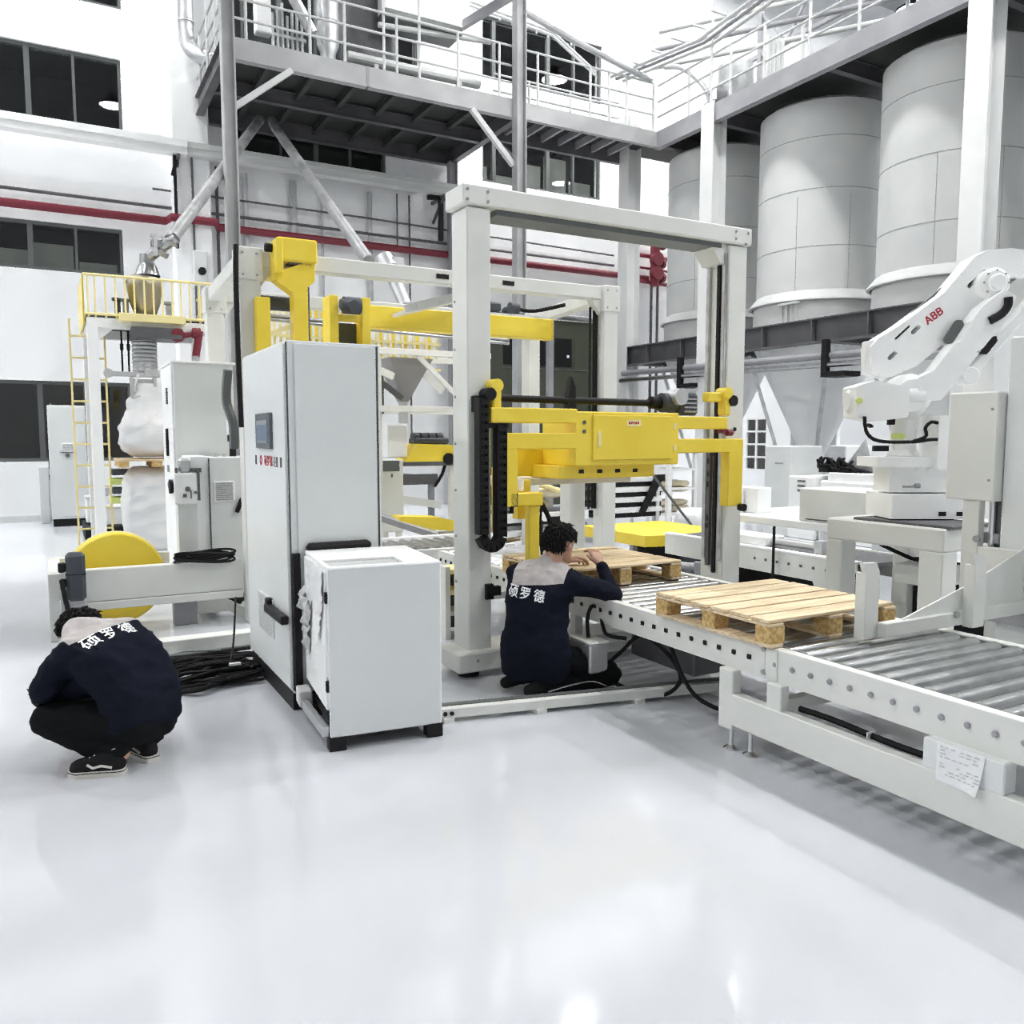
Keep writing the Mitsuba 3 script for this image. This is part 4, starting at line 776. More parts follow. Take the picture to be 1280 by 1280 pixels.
# ================================================================ layer gantry with yellow gripper
k = thing('gantry_frame', 'wide pale grey gantry frame behind the portal frame, carrying the yellow carriage', 'frame')
for x, y in ((1.39, 7.0), (4.95, 7.0), (1.465, 9.02), (5.24, 9.02)):
    part(k, 'post', box(x, x + .17, y, y + .17, 0, 2.93, .008), 'paint')
    part(k, 'post_head', box(x - .015, x + .19, y - .015, y + .185, 2.80, 3.06, .008), 'paint')
    for dx in (.03, .14): bolt(k, (x + dx, y - .018, 2.84), EY, .009, .006, 'steel_mid'); bolt(k, (x + dx, y - .018, 3.01), EY, .009, .006, 'steel_mid')
    part(k, 'haunch', prism([(0, 0), (.12, 0), (0, -.16)] if x < 3 else [(0, 0), (-.12, 0), (0, -.16)], (x + (.185 if x < 3 else -.015), y + .14, 2.93), EX, EZ, .1), 'paint')
for y in (7.02, 9.04): part(k, 'long_beam', box(1.55, 4.97 if y < 8 else 5.26, y, y + .14, 2.92, 3.05, .008), 'paint')
for x, xr in ((1.475, 1.55), (5.035, 5.325)): part(k, 'cross_beam', beam((x, 7.15, 2.985), (xr, 9.04, 2.985), .13, .13, b=.008), 'paint')
for x in (3.12, 3.80): part(k, 'slot', box(x, x + .12, 7.012, 7.02, 2.965, 3.005), 'black', label='black slot in the long beam')
part(k, 'lift_chain', box(4.90, 4.94, 7.10, 7.13, .8, 2.85), 'black'); part(k, 'lift_chain', box(4.86, 4.875, 7.12, 7.14, .8, 2.85), 'black')
part(k, 'inner_post', box(4.75, 4.94, 7.3, 7.5, 0, 1.12, .006), 'paint')
part(k, 'cable', cable([(1.37, 6.97, 3.06), (1.36, 6.96, 2.8), (1.36, 6.96, 2.2), (1.37, 6.97, 1.62)], .022, 7), 'black', 30)
part(k, 'cable_bundle', cable([(1.34, 7.3, 2.1), (1.33, 7.35, 1.85), (1.37, 7.3, 1.65), (1.38, 7.35, 1.45)], .04, 7), 'frame_dark', 30)
for z in (2.66, 2.70): part(k, 'guide_rod', rod((2.0, 8.9, z + .1), (4.9, 8.9, z), .02, 8), 'zinc', 30)
k = thing('panel_wrapped', 'pale flat panel in crumpled wrapping hung under the beam of the gantry frame', 'panel')
part(k, 'panel', beam((2.95, 7.46, 2.70), (3.75, 7.46, 2.93), .44, .04), 'cabinet'); part(k, 'wrap', cat(*[beam((2.9 + .12 * i, 7.24, 2.705 + .034 * i), (2.98 + .12 * i, 7.24, 2.73 + .034 * i), .02, .06) for i in range(5)], beam((2.94, 7.25, 2.72), (3.6, 7.25, 2.91), .03, .07)), 'film')
k = thing('gripper_carriage', 'yellow carriage and bent gripper arm hanging from the left end of the gantry frame', 'carriage')
part(k, 'saddle', cat(box(1.66, 1.98, 6.82, 7.0, 2.945, 3.13, .012), box(1.645, 1.70, 6.8, 7.22, 2.84, 3.12, .008), box(1.66, 1.98, 6.82, 7.22, 3.07, 3.13, .01)), 'yellow')
part(k, 'arm', prism([(1.64, 2.85), (1.88, 2.95), (1.96, 2.95), (1.96, 2.80), (1.905, 2.76), (1.905, 2.2), (1.79, 2.2), (1.79, 2.70), (1.64, 2.80)], (0, 7.0, 0), EX, EZ, .14), 'yellow')
part(k, 'arm_edge', box(1.905, 1.918, 6.86, 7.0, 2.2, 2.76), 'steel_dark'); part(k, 'actuator', cat(rod((1.79, 6.9, 2.92), (1.84, 6.9, 2.78), .014, 8), rod((1.93, 6.88, 2.92), (1.93, 6.88, 2.8), .02, 8), box(1.76, 1.94, 6.86, 6.98, 2.93, 2.955)), 'steel_dark')
part(k, 'left_guard', box(1.50, 1.61, 6.9, 7.0, 2.0, 2.66, .006), 'yellow'); part(k, 'link', beam((1.58, 6.92, 2.36), (1.86, 6.92, 2.48), .03, .035), 'yellow_pale')
part(k, 'yellow_bracket', box(1.93, 1.98, 6.9, 7.0, 2.82, 2.96, .006), 'yellow'); part(k, 'gear_motor', disc((1.7, 7.2, 2.66), EX, .06, .3, 16), 'motor', 30); part(k, 'knob', disc((1.62, 6.95, 3.06), EX, .035, .06, 12), 'black', 30)
k = thing('transfer_beam', 'long yellow transfer beam with end posts and a dark motor inside the gantry frame', 'beam')
part(k, 'beam', box(2.70, 4.80, 7.75, 7.93, 2.59, 2.80, .008), 'yellow'); part(k, 'end_cap', box(4.80, 4.812, 7.745, 7.935, 2.585, 2.805, .004), 'yellow')
for x in (2.345, 2.66): part(k, 'end_post', box(x, x + .085, 7.72, 7.95, 1.9, 2.86, .006), 'yellow')
part(k, 'window_frame', box(2.43, 2.66, 7.75, 7.8, 2.63, 2.69), 'yellow'); part(k, 'inner_panel', box(2.43, 2.66, 7.9, 7.92, 2.2, 2.63), 'olive')
part(k, 'motor', cat(disc((2.55, 7.70, 2.77), EX, .08, .16, 18), disc((2.48, 7.66, 2.77), EX, .05, .1, 14), disc((2.55, 7.66, 2.75), EY, .06, .1, 14)), 'motor', 30)
part(k, 'gear_motor', cat(box(4.05, 4.20, 7.78, 7.9, 2.84, 2.94, .02), disc((4.38, 7.85, 2.90), EX, .06, .10, 16), disc((4.3, 7.82, 2.86), EY, .05, .12, 14), rod((4.0, 7.84, 2.83), (4.5, 7.84, 2.83), .022, 8)), 'motor', 30)
part(k, 'hose', cable([(4.4, 7.85, 2.9), (4.6, 7.8, 2.88), (4.8, 7.5, 2.92)], .02, 7), 'rubber', 30)
part(k, 'base_shade_block', lc(box(.03, .55, .02, .64, .075, .20)), 'black', label='black block standing for the shade in the open base')  # second copy of the black block that imitates shade under the low cabinet
part(k, 'top_plate', box(3.9, 4.75, 7.76, 7.95, 2.80, 2.825), 'paint')
k = thing('yellow_slat_fence', 'yellow guard fence of upright slats behind the transfer beam', 'fence')
for i in range(6): part(k, 'slat', box(2.12 + i * .07, 2.15 + i * .07, 9.58, 9.60, 2.3, 3.02), 'yellow_pale')
for i in range(6): part(k, 'slat', box(2.66 + i * .075, 2.70 + i * .075, 9.58, 9.60, 2.3, 3.05), 'yellow')
for i in range(22): part(k, 'slat', box(3.15 + i * .052, 3.175 + i * .052 + .012 * (i % 3), 9.58, 9.60, 2.5, 2.98), ('yellow_pale', 'yellow', 'white')[i % 3])
for z in (2.35, 2.66, 3.02): part(k, 'rail', box(2.1, 4.3, 9.56, 9.58, z, z + .03), 'yellow_pale')
k = thing('hopper_frame', 'pale steel frame holding a dark square hopper, right of the tallest cabinet', 'frame')
for x in (3.23, 4.6): part(k, 'post', box(x, x + .05, 8.9, 8.95, 0, 2.56, .004), 'paint')
for z in (2.46, 1.82): part(k, 'rail', box(3.23, 4.65, 8.88, 8.95, z, z + .07, .004), 'white')
for z in (2.46, 1.82): part(k, 'rail', box(3.23, 4.65, 9.7, 9.77, z, z + .07, .004), 'white')
part(k, 'brace', beam((3.72, 8.93, 2.47), (4.3, 8.93, 1.95), .04, .05), 'white'); part(k, 'brace', beam((4.0, 9.4, 2.3), (4.25, 9.4, 2.1), .05, .08), 'white')
hp = [(0, 0)]
hm_ = trimesh.convex.convex_hull(np.array([(3.42, 9.0, 2.44), (3.95, 9.0, 2.44), (3.42, 9.5, 2.44), (3.95, 9.5, 2.44), (3.45, 9.0, 2.36), (3.9, 9.0, 2.36), (3.62, 9.2, 1.95), (3.72, 9.2, 1.95), (3.62, 9.3, 1.95), (3.72, 9.3, 1.95)]))
part(k, 'hopper', hm_, 'steel_mid'); part(k, 'spout', box(3.63, 3.71, 9.2, 9.3, 1.7, 1.95), 'duct')
part(k, 'clamp', cat(beam((3.3, 9.1, 2.2), (3.6, 9.1, 1.98), .04, .06), box(3.26, 3.36, 9.05, 9.15, 1.8, 2.3)), 'steel_dark')
part(k, 'shoe', cat(beam((3.3, 8.98, 2.28), (3.45, 8.98, 2.22), .05, .08)), 'white')
# ================================================================ bag filling station at the back left
k = thing('bag_filling_station', 'white bag filling station with a yellow-railed deck near the back wall', 'filling station')
for x, y in ((.49, 12.0), (1.95, 12.0), (.49, 13.4), (1.95, 13.4)): part(k, 'post', box(x, x + .13, y, y + .13, 0, 2.95, .006), 'white')
part(k, 'front_beam', box(.49, 2.08, 12.0, 12.13, 2.93, 3.06, .006), 'white'); part(k, 'rear_beam', box(.49, 2.08, 13.4, 13.53, 2.93, 3.06, .006), 'white')
for x in (.49, 1.95): part(k, 'side_beam', box(x, x + .13, 12.13, 13.4, 2.93, 3.06, .006), 'white')
part(k, 'gusset', prism([(0, 0), (.18, 0), (0, -.16)], (.62, 12.1, 2.93), EX, EZ, .06), 'white')
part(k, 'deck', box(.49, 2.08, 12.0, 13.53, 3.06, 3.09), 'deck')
part(k, 'drip_tray', box(1.0, 1.62, 11.9, 12.4, 2.82, 2.96, .006), 'steel_dark'); part(k, 'tray_lip', box(.86, 1.66, 11.86, 12.0, 3.02, 3.12, .004), 'yellow_pale')
part(k, 'yellow_panel', box(.455, .475, 12.0, 13.5, 2.98, 3.58, .003), 'yellow_foil', label='yellow side panel')
xs = [.52, .60, .72, .84, .95, 1.06, 1.18, 1.29, 1.40, 1.52, 1.63, 1.74, 1.86, 1.98]
for x in xs: part(k, 'rail_bar', rod((x, 12.0, 3.06), (x, 12.0, 3.58), .013, 6), 'yellow_pale', 30)
for z in (3.10, 3.59): part(k, 'handrail', rod((.47, 12.0, z), (2.06, 12.0, z + .0), .018, 8), 'yellow_pale', 30)
for z in (3.10, 3.34, 3.59): part(k, 'handrail', rod((2.06, 12.0, z), (2.06, 13.5, z), .018, 8), 'yellow_pale', 30)
for i in range(5): part(k, 'rail_bar', rod((2.06, 12.2 + .3 * i, 3.06), (2.06, 12.2 + .3 * i, 3.58), .013, 6), 'yellow_pale', 30)
part(k, 'funnel', lathe([(.10, 3.06), (.12, 3.12), (.19, 3.32), (.225, 3.52), (.23, 3.60), (.20, 3.66), (.12, 3.70), (0, 3.70)], (1.22, 12.35, 0), 28), 'stainless', 30, label='bell-shaped steel funnel')
part(k, 'inlet_dome', lathe([(.16, 3.68), (.12, 3.80), (.09, 3.84), (.09, 3.96), (0, 3.96)], (1.26, 12.3, 0), 20), 'zinc', 30)
part(k, 'butterfly_valve', cat(disc((1.40, 12.15, 3.98), (.5, -.3, 1), .12, .07, 16), box(1.30, 1.46, 12.05, 12.2, 4.02, 4.12, .01), tube([(1.28, 12.28, 3.92), (1.46, 12.1, 4.06), (1.60, 12.0, 4.16)], .07, 12), disc((1.52, 12.05, 4.10), (.5, -.3, 1), .11, .04, 16)), 'zinc', 30)
part(k, 'handle', cat(box(1.32, 1.36, 11.98, 12.04, 3.90, 4.18), box(1.28, 1.36, 11.98, 12.04, 4.14, 4.18)), 'duct')
bl_ = [(.15 + .012 * (i % 2), 2.40 + .026 * i) for i in range(18)]
part(k, 'bellows', lathe(bl_, (1.19, 12.35, 0), 20), 'duct', 30, label='corrugated grey bellows')
part(k, 'clamp_frame', cat(box(1.02, 1.30, 12.15, 12.2, 2.10, 2.30, .006), box(.98, 1.02, 12.1, 12.25, 2.06, 2.32), box(1.26, 1.30, 12.1, 12.25, 2.06, 2.32), rod((1.0, 12.12, 2.07), (1.28, 12.12, 2.07), .02, 8)), 'duct', 30)
part(k, 'cross_arm', cat(box(.70, 1.34, 12.1, 12.2, 2.33, 2.39, .005), box(1.16, 1.34, 12.08, 12.2, 2.33, 2.42), disc((.72, 12.06, 2.36), EY, .06, .06, 12)), 'duct', 30)
for x in (.90, .98): part(k, 'air_cylinder', cat(rod((x, 12.2, 2.4), (x, 12.2, 2.93), .012, 8), disc((x, 12.2, 2.72), EZ, .022, .08, 10)), 'black', 30)
for x in (.86, .96, 1.5): part(k, 'deck_post', cat(box(x, x + .07, 12.5, 12.57, 3.08, 3.36), box(x - .03, x + .10, 12.47, 12.6, 3.36, 3.39)), 'duct' if x > .9 else 'steel_dark')
part(k, 'red_valve', cat(rod((1.50, 11.95, 2.86), (1.86, 11.95, 2.92), .035, 10), disc((1.56, 11.93, 2.88), (0, 1, .2), .09, .06, 14), disc((1.80, 11.95, 2.92), EX, .07, .1, 12), rod((1.84, 11.95, 2.95), (1.78, 11.95, 2.6), .05, 10)), 'red', 30)
part(k, 'outlet_pipe', rod((1.78, 11.95, 2.2), (1.78, 11.95, 2.62), .05, 12), 'duct', 30)
k = thing('yellow_ladder', 'yellow ladder leaning upright against the bag filling station', 'ladder')
for x in (.30, .72): part(k, 'stile', box(x, x + .025, 12.75, 12.80, 0, 3.12, .003), 'yellow_pale')
for i in range(10): part(k, 'rung', rod((.30, 12.77, .28 + i * .29), (.74, 12.77, .28 + i * .29), .014, 8), 'yellow_pale', 30)
# big bags
def bagmesh(c, rx, ry, z0, z1, prof, seed, n=40, mz=26):
    th = np.linspace(0, 2 * np.pi, n, endpoint=False); V = []
    for j in range(mz + 1):
        t = j / mz; s = np.interp(t, [p[0] for p in prof], [p[1] for p in prof])
        ex = 3.2; ct, st = np.cos(th), np.sin(th); q = (np.abs(ct) ** ex + np.abs(st) ** ex) ** (-1 / ex)
        V.append(np.c_[c[0] + rx * s * q * ct, c[1] + ry * s * q * st, np.full(n, z0 + t * (z1 - z0))])
    V = np.vstack(V); i, j = np.meshgrid(np.arange(mz), np.arange(n), indexing='ij'); j2 = (j + 1) % n
    F = np.stack([np.stack([i * n + j, i * n + j2, (i + 1) * n + j2], -1), np.stack([i * n + j, (i + 1) * n + j2, (i + 1) * n + j], -1)], 2).reshape(-1, 3)
    V = np.vstack([V, [[c[0], c[1], z0], [c[0], c[1], z1]]]); a = len(V) - 2; jj = np.arange(n); e = mz * n
    F = np.vstack([F, np.stack([jj * 0 + a, (jj + 1) % n, jj], 1), np.stack([jj * 0 + a + 1, e + jj, e + (jj + 1) % n], 1)])
    m = trimesh.Trimesh(V, F, process=False); nn = m.vertex_normals
    d = (meshkit.fbm(V * np.array([5, 5, 9]), 3, seed) - .5) * .11; m.vertices = V + nn * d[:, None] * np.array([1, 1, .3]); return m
k = thing('bulk_bag', 'white bulk bag hanging filled under the bellows of the bag filling station', 'bag')
part(k, 'sack', bagmesh((1.24, 12.35), .40, .40, 1.27, 2.25, [(0, .55), (.06, .88), (.2, 1.05), (.42, 1.02), (.55, .86), (.66, .74), (1, .60)], 3), 'bag', True)
for s in (-1, 1): part(k, 'loop', cable([(1.24 + s * .22, 12.2, 2.1), (1.24 + s * .2, 12.1, 2.25), (1.24 + s * .16, 12.1, 2.36)], .018, 6), 'bag', 30)
k = thing('wooden_deck_pallet', 'pale wooden pallet between the two bulk bags', 'pallet')
for i in range(5): part(k, 'top_board', box(.78, 1.72, 11.9 + i * .2, 12.06 + i * .2, 1.22, 1.245), 'wood')
for x in (.80, 1.2, 1.6): part(k, 'block', box(x, x + .11, 11.9, 12.86, 1.14, 1.22), 'chipblock')
solo('bulk_bag', bagmesh((1.27, 12.4), .43, .43, .0, 1.13, [(0, .85), (.05, .97), (.5, 1.0), (.82, .97), (.93, .86), (1, .62)], 8), 'bag', 'white bulk bag standing full on the floor below the pallet', 'bag', smooth=True)
k = thing('green_crates', 'green and pale folded crates lying beside the standing bulk bag', 'crates')
for i in range(4): part(k, 'crate', box(.72 + .03 * (i % 2), 1.0, 12.7, 13.1, .62 + i * .13, .70 + i * .13, .01), 'motor' if i % 2 else 'green_sticker')
k = thing('electrical_cabinet', 'slim pale electrical cabinet on a black plinth in front of the back wall', 'cabinet')
part(k, 'plinth', box(.02, .575, 16.2, 16.75, 0, .14), 'black'); part(k, 'body', box(0, .575, 16.17, 16.75, .13, 2.07, .008), 'cabinet'); part(k, 'door', box(.03, .55, 16.155, 16.175, .17, 2.04, .005), 'cabinet')
vv = part(k, 'vent', box(.20, .38, 16.12, 16.16, 1.28, 1.42, .005), 'white'); part(vv, 'louvre', cat(*[box(.21, .37, 16.114, 16.122, 1.30 + .025 * i, 1.31 + .025 * i) for i in range(5)]), 'steel_mid')
part(k, 'plug', cat(disc((.28, 16.14, 1.22), EY, .035, .04, 12), box(.17, .40, 16.14, 16.16, 1.27, 1.285)), 'frame_dark'); part(k, 'hinge', cat(box(-.012, .0, 16.2, 16.26, 1.0, 1.5), box(-.012, .0, 16.2, 16.26, .8, .9)), 'black'); part(k, 'eye_bolt', disc((.06, 16.3, 2.09), EX, .02, .02, 10), 'zinc')
struct('trim_3', box(-.17, -.02, 16.8, WY, 0, 1.0, .01), 'cabinet', label='low grey boxed duct against the back wall beside the slim cabinet', cat='duct')
BX = [(.46, .72, 14.2, 14.6, .22, .62, 'white', 'white storage box standing on the dark base behind the bag filling post'), (.70, .95, 13.9, 14.3, .20, .48, 'white', 'smaller white storage box in front of the other by the bulk bag')]
for x0, x1, y0, y1, z0, z1, m, l in BX:
    k = thing('storage_box', l, 'box'); part(k, 'bin', box(x0, x1, y0, y1, z0, z1, .02), m); part(k, 'lid', box(x0 - .01, x1 + .01, y0 - .01, y1 + .01, z1 - .03, z1 + .01, .008), 'cabinet')
k = thing('machine_base', 'dark low machine base with rollers on the floor behind the bag filling station', 'machine')
part(k, 'base', box(.42, 1.0, 13.8, 15.0, 0, .20, .01), 'black'); part(k, 'small_motor', box(.60, .80, 14.3, 14.5, .62, .78, .03), 'duct'); part(k, 'cable', cable([(.9, 13.7, .02), (1.0, 13.2, .03), (1.05, 12.9, .02)], .05, 7), 'frame_dark', 30)

# ================================================================ machinery in the middle background
k = thing('yellow_carriage', 'yellow carriage with a black motor pack, seen between the tall cabinet and the portal post', 'carriage')
part(k, 'body', prism([(3.62, 1.25), (4.3, 1.25), (4.3, 1.44), (3.76, 1.46)], (0, 9.4, 0), EX, EZ, .35), 'yellow'); part(k, 'motor_pack', cat(*[disc((3.80 + .1 * i, 9.2, 1.52), EX, .07, .08, 14) for i in range(4)], box(3.75, 4.2, 9.1, 9.3, 1.45, 1.53, .02)), 'motor', 30)
part(k, 'valve_block', cat(box(3.42, 3.66, 9.1, 9.3, 1.30, 1.68, .01)), 'white'); part(k, 'arch', disc((4.16, 9.04, 1.28), EY, .07, .03, 16), 'black', 30); part(k, 'rail', box(3.3, 4.3, 9.05, 9.15, 1.20, 1.25), 'steel_dark'); part(k, 'hose', cable([(4.15, 9.1, 1.25), (4.10, 9.1, 1.1), (4.0, 9.1, .95)], .02, 7), 'rubber', 30)
for x in (3.35, 4.2): part(k, 'post', box(x, x + .06, 9.1, 9.16, 0, 1.2), 'paint')
k = thing('motor_cabinet', 'small pale machine cabinet right of the tallest cabinet', 'cabinet')
part(k, 'body', box(3.22, 3.55, 8.96, 9.05, .45, 1.28, .008), 'paint'); part(k, 'mark', box(3.40, 3.42, 8.955, 8.96, 1.08, 1.12), 'steel_dark'); part(k, 'leg', box(3.24, 3.3, 8.97, 9.03, 0, .45), 'paint'); part(k, 'leg', box(3.47, 3.53, 8.97, 9.03, 0, .45), 'paint'); part(k, 'black_panel', box(3.30, 3.5, 8.95, 8.96, 1.15, 1.27), 'frame_dark')
k = thing('chute_conveyor', 'low conveyor with a yellow guard and dark belt behind the low white cabinet', 'conveyor')
part(k, 'frame', box(2.72, 3.9, 7.62, 7.68, .44, .56, .005), 'white'); part(k, 'frame', box(2.6, 3.9, 6.95, 7.0, .40, .52, .005), 'paint'); part(k, 'table', box(2.65, 3.95, 7.0, 7.6, .46, .50, .005), 'white')
part(k, 'yellow_guard', prism([(0, 0), (.9, -.12), (.92, -.04), (.5, .07), (.05, .10)], (3.1, 8.3, .62), EX, EZ, .25), 'yellow'); part(k, 'belt', beam((2.9, 8.2, .74), (3.55, 7.9, .50), .25, .06), 'steel_mid')
part(k, 'drive', cat(box(3.5, 3.8, 7.7, 7.9, .48, .56, .01), disc((3.6, 7.66, .5), EY, .06, .05, 12), box(3.78, 3.88, 7.6, 7.8, .40, .62)), 'frame_dark')
for i in range(10): part(k, 'roller', rod((2.75 + i * .12, 6.98, .515), (2.75 + i * .12, 7.62, .515), .028, 10), 'zinc', 30)
for x in (2.75, 3.85): part(k, 'leg', box(x, x + .06, 7.3, 7.36, 0, .46), 'paint')
k = thing('frame_conveyor', 'dark steel framed conveyor with cables behind the yellow carriage', 'conveyor')
part(k, 'belt', box(3.6, 4.6, 10.4, 11.6, .92, 1.0), 'steel_dark'); part(k, 'side_rail', box(3.6, 4.6, 10.35, 10.4, .90, 1.04), 'steel_dark'); part(k, 'roller_cover', beam((3.7, 10.3, .78), (4.6, 10.3, .62), .1, .1), 'paint')
for x in (3.62, 4.5): part(k, 'leg', box(x, x + .07, 10.4, 10.47, 0, .92), 'steel_mid')
part(k, 'drive', cat(box(3.75, 4.0, 10.2, 10.4, .40, .70, .02), disc((3.9, 10.15, .55), EY, .1, .1, 14)), 'black', 30)
k = thing('sack_conveyor', 'raised pale conveyor carrying beige sacks behind the yellow clamp', 'conveyor')
part(k, 'belt', box(4.75, 6.3, 9.25, 9.9, .50, .56, .01), 'steel_dark'); part(k, 'side_rail', box(4.75, 6.3, 9.22, 9.25, .44, .56, .004), 'white'); part(k, 'lower_rail', box(4.75, 6.3, 9.22, 9.25, .26, .32, .004), 'white'); part(k, 'lower_belt', box(4.75, 6.3, 9.25, 9.9, .34, .40), 'steel_mid')
for x in (4.8, 5.5, 6.2): part(k, 'leg', box(x, x + .06, 9.25, 9.31, 0, .44), 'paint')
part(k, 'sensor', cat(box(5.7, 5.85, 9.20, 9.24, .42, .50), box(5.55, 5.57, 9.20, 9.23, .2, .46)), 'black')
def sack(c, s, rz, seed):
    m = trimesh.creation.icosphere(3); v = m.vertices; v = np.sign(v) * np.abs(v) ** .6; v = v / np.abs(v).max(0)
    v = v * np.array(s) / 2; v = v + m.vertex_normals * ((meshkit.fbm(v * 9, 3, seed) - .5) * .05)[:, None]; m.vertices = v
    return turned(m, c, rz)
mat('sack', wear((.55, .49, .36), (.66, .61, .48), 8), .7)
SK = [((5.55, 9.55, .64), 8, 'beige sack lying lowest on the raised conveyor', .62), ((5.72, 9.5, .80), -14, 'beige sack slumped across the others on the raised conveyor', .6), ((5.25, 9.5, .72), 30, 'short pale sack leaning left of the others on the raised conveyor', .35)]
for i, (c, rz, l, L) in enumerate(SK): solo('beige_sack', sack(c, (L, .34, .15), rz, i), 'sack', l, 'sack', smooth=True)
solo('yellow_hose', cable([(5.3, 9.35, .95), (5.65, 9.3, .90), (6.0, 9.35, .78)], .035, 8), 'yellow_pale', 'pale yellow hose draped over the beige sacks', 'hose', smooth=30)
k = thing('layer_table', 'yellow topped low lifting table with black drive below, behind the portal frame', 'lifting table')
part(k, 'top', prism([(5.5, 7.0), (6.2, 6.85), (6.7, 7.05), (6.7, 8.2), (5.5, 8.2)], (0, 0, .37), EX, EY, .12), 'yellow'); part(k, 'drive', box(5.6, 6.0, 7.1, 7.4, .05, .36, .02), 'black'); part(k, 'drive', box(6.05, 6.35, 7.05, 7.4, .0, .36, .02), 'motor')
for x in (5.5, 6.6): part(k, 'leg', box(x, x + .06, 7.2, 7.26, 0, .37), 'steel_mid')
part(k, 'stand', cat(rod((6.12, 6.8, .0), (6.1, 6.8, .52), .018, 8), box(6.08, 6.34, 6.78, 6.84, .34, .5, .006), disc((6.2, 6.8, .53), EZ, .04, .04, 10)), 'duct', 30)
k = thing('pump_unit', 'small green-grey pump unit with a handle beside the right post of the portal frame', 'pump')
part(k, 'body', box(5.0, 5.4, 5.7, 6.1, 0, .34, .02), 'motor'); part(k, 'tank', box(5.05, 5.25, 5.68, 5.72, .2, .42, .01), 'steel_mid'); part(k, 'rib', cat(*[box(5.01, 5.39, 5.69, 5.70, .06 + .06 * i, .08 + .06 * i) for i in range(4)]), 'cabinet'); part(k, 'arm', beam((4.9, 5.9, .40), (5.25, 5.7, .36), .03, .03), 'white')
k = thing('stacked_belts', 'stack of pale belt conveyors with black belts behind the gantry frame', 'conveyor')
for i in range(4): part(k, 'belt', box(6.9, 8.0, 9.8, 10.4, .36 + i * .15, .43 + i * .15), 'black'); part(k, 'frame', box(6.9, 8.0, 9.77, 9.8, .43 + i * .15, .50 + i * .15, .004), 'white')
part(k, 'bracket', prism([(0, 0), (.25, 0), (.25, -.1), (.1, -.1), (-.2, -.55), (-.3, -.55)], (7.85, 9.76, .98), EX, EZ, .04), 'black')
for x in (6.95, 7.9): part(k, 'leg', box(x, x + .06, 9.78, 9.84, 0, .95), 'paint')
k = thing('sack_rack', 'pale rack of folded greenish sacks standing behind the portal frame', 'rack')
for x in (8.2, 9.0): part(k, 'post', box(x, x + .06, 10.2, 10.26, 0, 1.45), 'white')
for x in (8.2, 9.0): part(k, 'post', box(x, x + .06, 10.8, 10.86, 0, 1.45), 'white')
for z in (.3, .70, 1.0, 1.32): part(k, 'shelf', box(8.2, 9.06, 10.2, 10.86, z, z + .035), 'white')
part(k, 'black_rail', box(8.2, 9.06, 10.18, 10.2, 1.28, 1.34), 'black')
for i in range(8): solo('folded_sack', sack((8.45 + .38 * (i % 2), 10.5, .40 + .30 * (i // 4) + .09 * ((i // 2) % 2) + .335 * 0), (.36, .45, .09), 5 * i, 20 + i), 'sack', f'folded greenish sack on the {("lower", "upper")[i // 4]} rack shelf, {("left", "right")[i % 2]} stack, {("bottom", "top")[(i // 2) % 2]} one', 'sack', 'folded sacks on the rack', smooth=True)
solo('diagonal_bar', beam((7.35, 9.2, 1.02), (8.0, 8.75, .0), .035, .035), 'frame_dark', 'dark bar slanting down in front of the rack of sacks', 'bar')
solo('frame_post', box(7.72, 7.79, 9.3, 9.37, 0, 1.25, .004), 'white', 'white upright post beside the slanting dark bar', 'post')
solo('crumpled_bag', sack((8.3, 9.4, .24), (.6, .5, .5), 20, 77), 'bag', 'crumpled white bag lying at the foot of the rack of sacks', 'bag', smooth=True)
k = thing('equipment_container', 'dark olive equipment container with black windows against the back wall, behind the gantry frame', 'container')
part(k, 'body', box(8.65, 11.75, 16.0, 16.9, 0, 4.12, .01), 'olive')
for x0, x1 in ((8.66, 9.12), (9.5, 9.75), (9.98, 10.42)): part(k, 'window', box(x0, x1, 15.98, 16.0, 3.10, 3.72), 'black')
part(k, 'panel', box(10.5, 11.6, 15.985, 16.0, 3.05, 3.75, .004), 'olive'); part(k, 'strip', box(8.65, 11.75, 15.98, 16.0, 3.02, 3.05), 'steel_dark'); part(k, 'roof_pipe', rod((8.7, 15.9, 4.2), (11.7, 15.9, 4.16), .06, 10), 'zinc', 30); part(k, 'lamp', box(10.28, 10.34, 15.96, 15.98, 3.3, 3.36), 'white')
solo('steel_post', box(8.72, 8.84, 14.2, 14.32, 0, 3.9, .01), 'steel_mid', 'grey steel post in front of the olive container', 'post')

# ================================================================ machinery at the right background
k = thing('return_conveyor', 'pale return conveyor with dark openings behind the pallet, left of the robot stand', 'conveyor')
part(k, 'side_plate', prism(rect(4.3, 6.6, .36, .56).union(sg.Polygon([(4.3, 0), (4.3, .36), (4.72, .36), (4.55, .05), (4.55, 0)])).union(rect(5.6, 5.75, 0, .36)), (5.45, 0, 0), EY, EZ, .02), 'paint')
part(k, 'top_edge', box(5.44, 5.52, 4.3, 6.6, .555, .575, .003), 'white'); part(k, 'far_plate', box(6.2, 6.22, 4.3, 6.6, .36, .56), 'paint'); part(k, 'belt', box(5.5, 6.2, 4.3, 6.6, .52, .545), 'steel_dark'); part(k, 'dark_inside', box(5.7, 6.1, 4.6, 6.4, .02, .34), 'black')  # black block inside stands for the shade in the openings
for i in range(8): bolt(k, (5.443, 4.45 + i * .13, .47), EX, .012, .008, 'steel_dark')
part(k, 'cover_box', box(5.5, 5.75, 5.3, 5.9, .575, .66, .01), 'white'); part(k, 'shaft', cat(rod((5.6, 4.8, .62), (5.6, 5.3, .62), .03, 10), box(5.55, 5.65, 4.72, 4.8, .575, .68)), 'duct', 30)
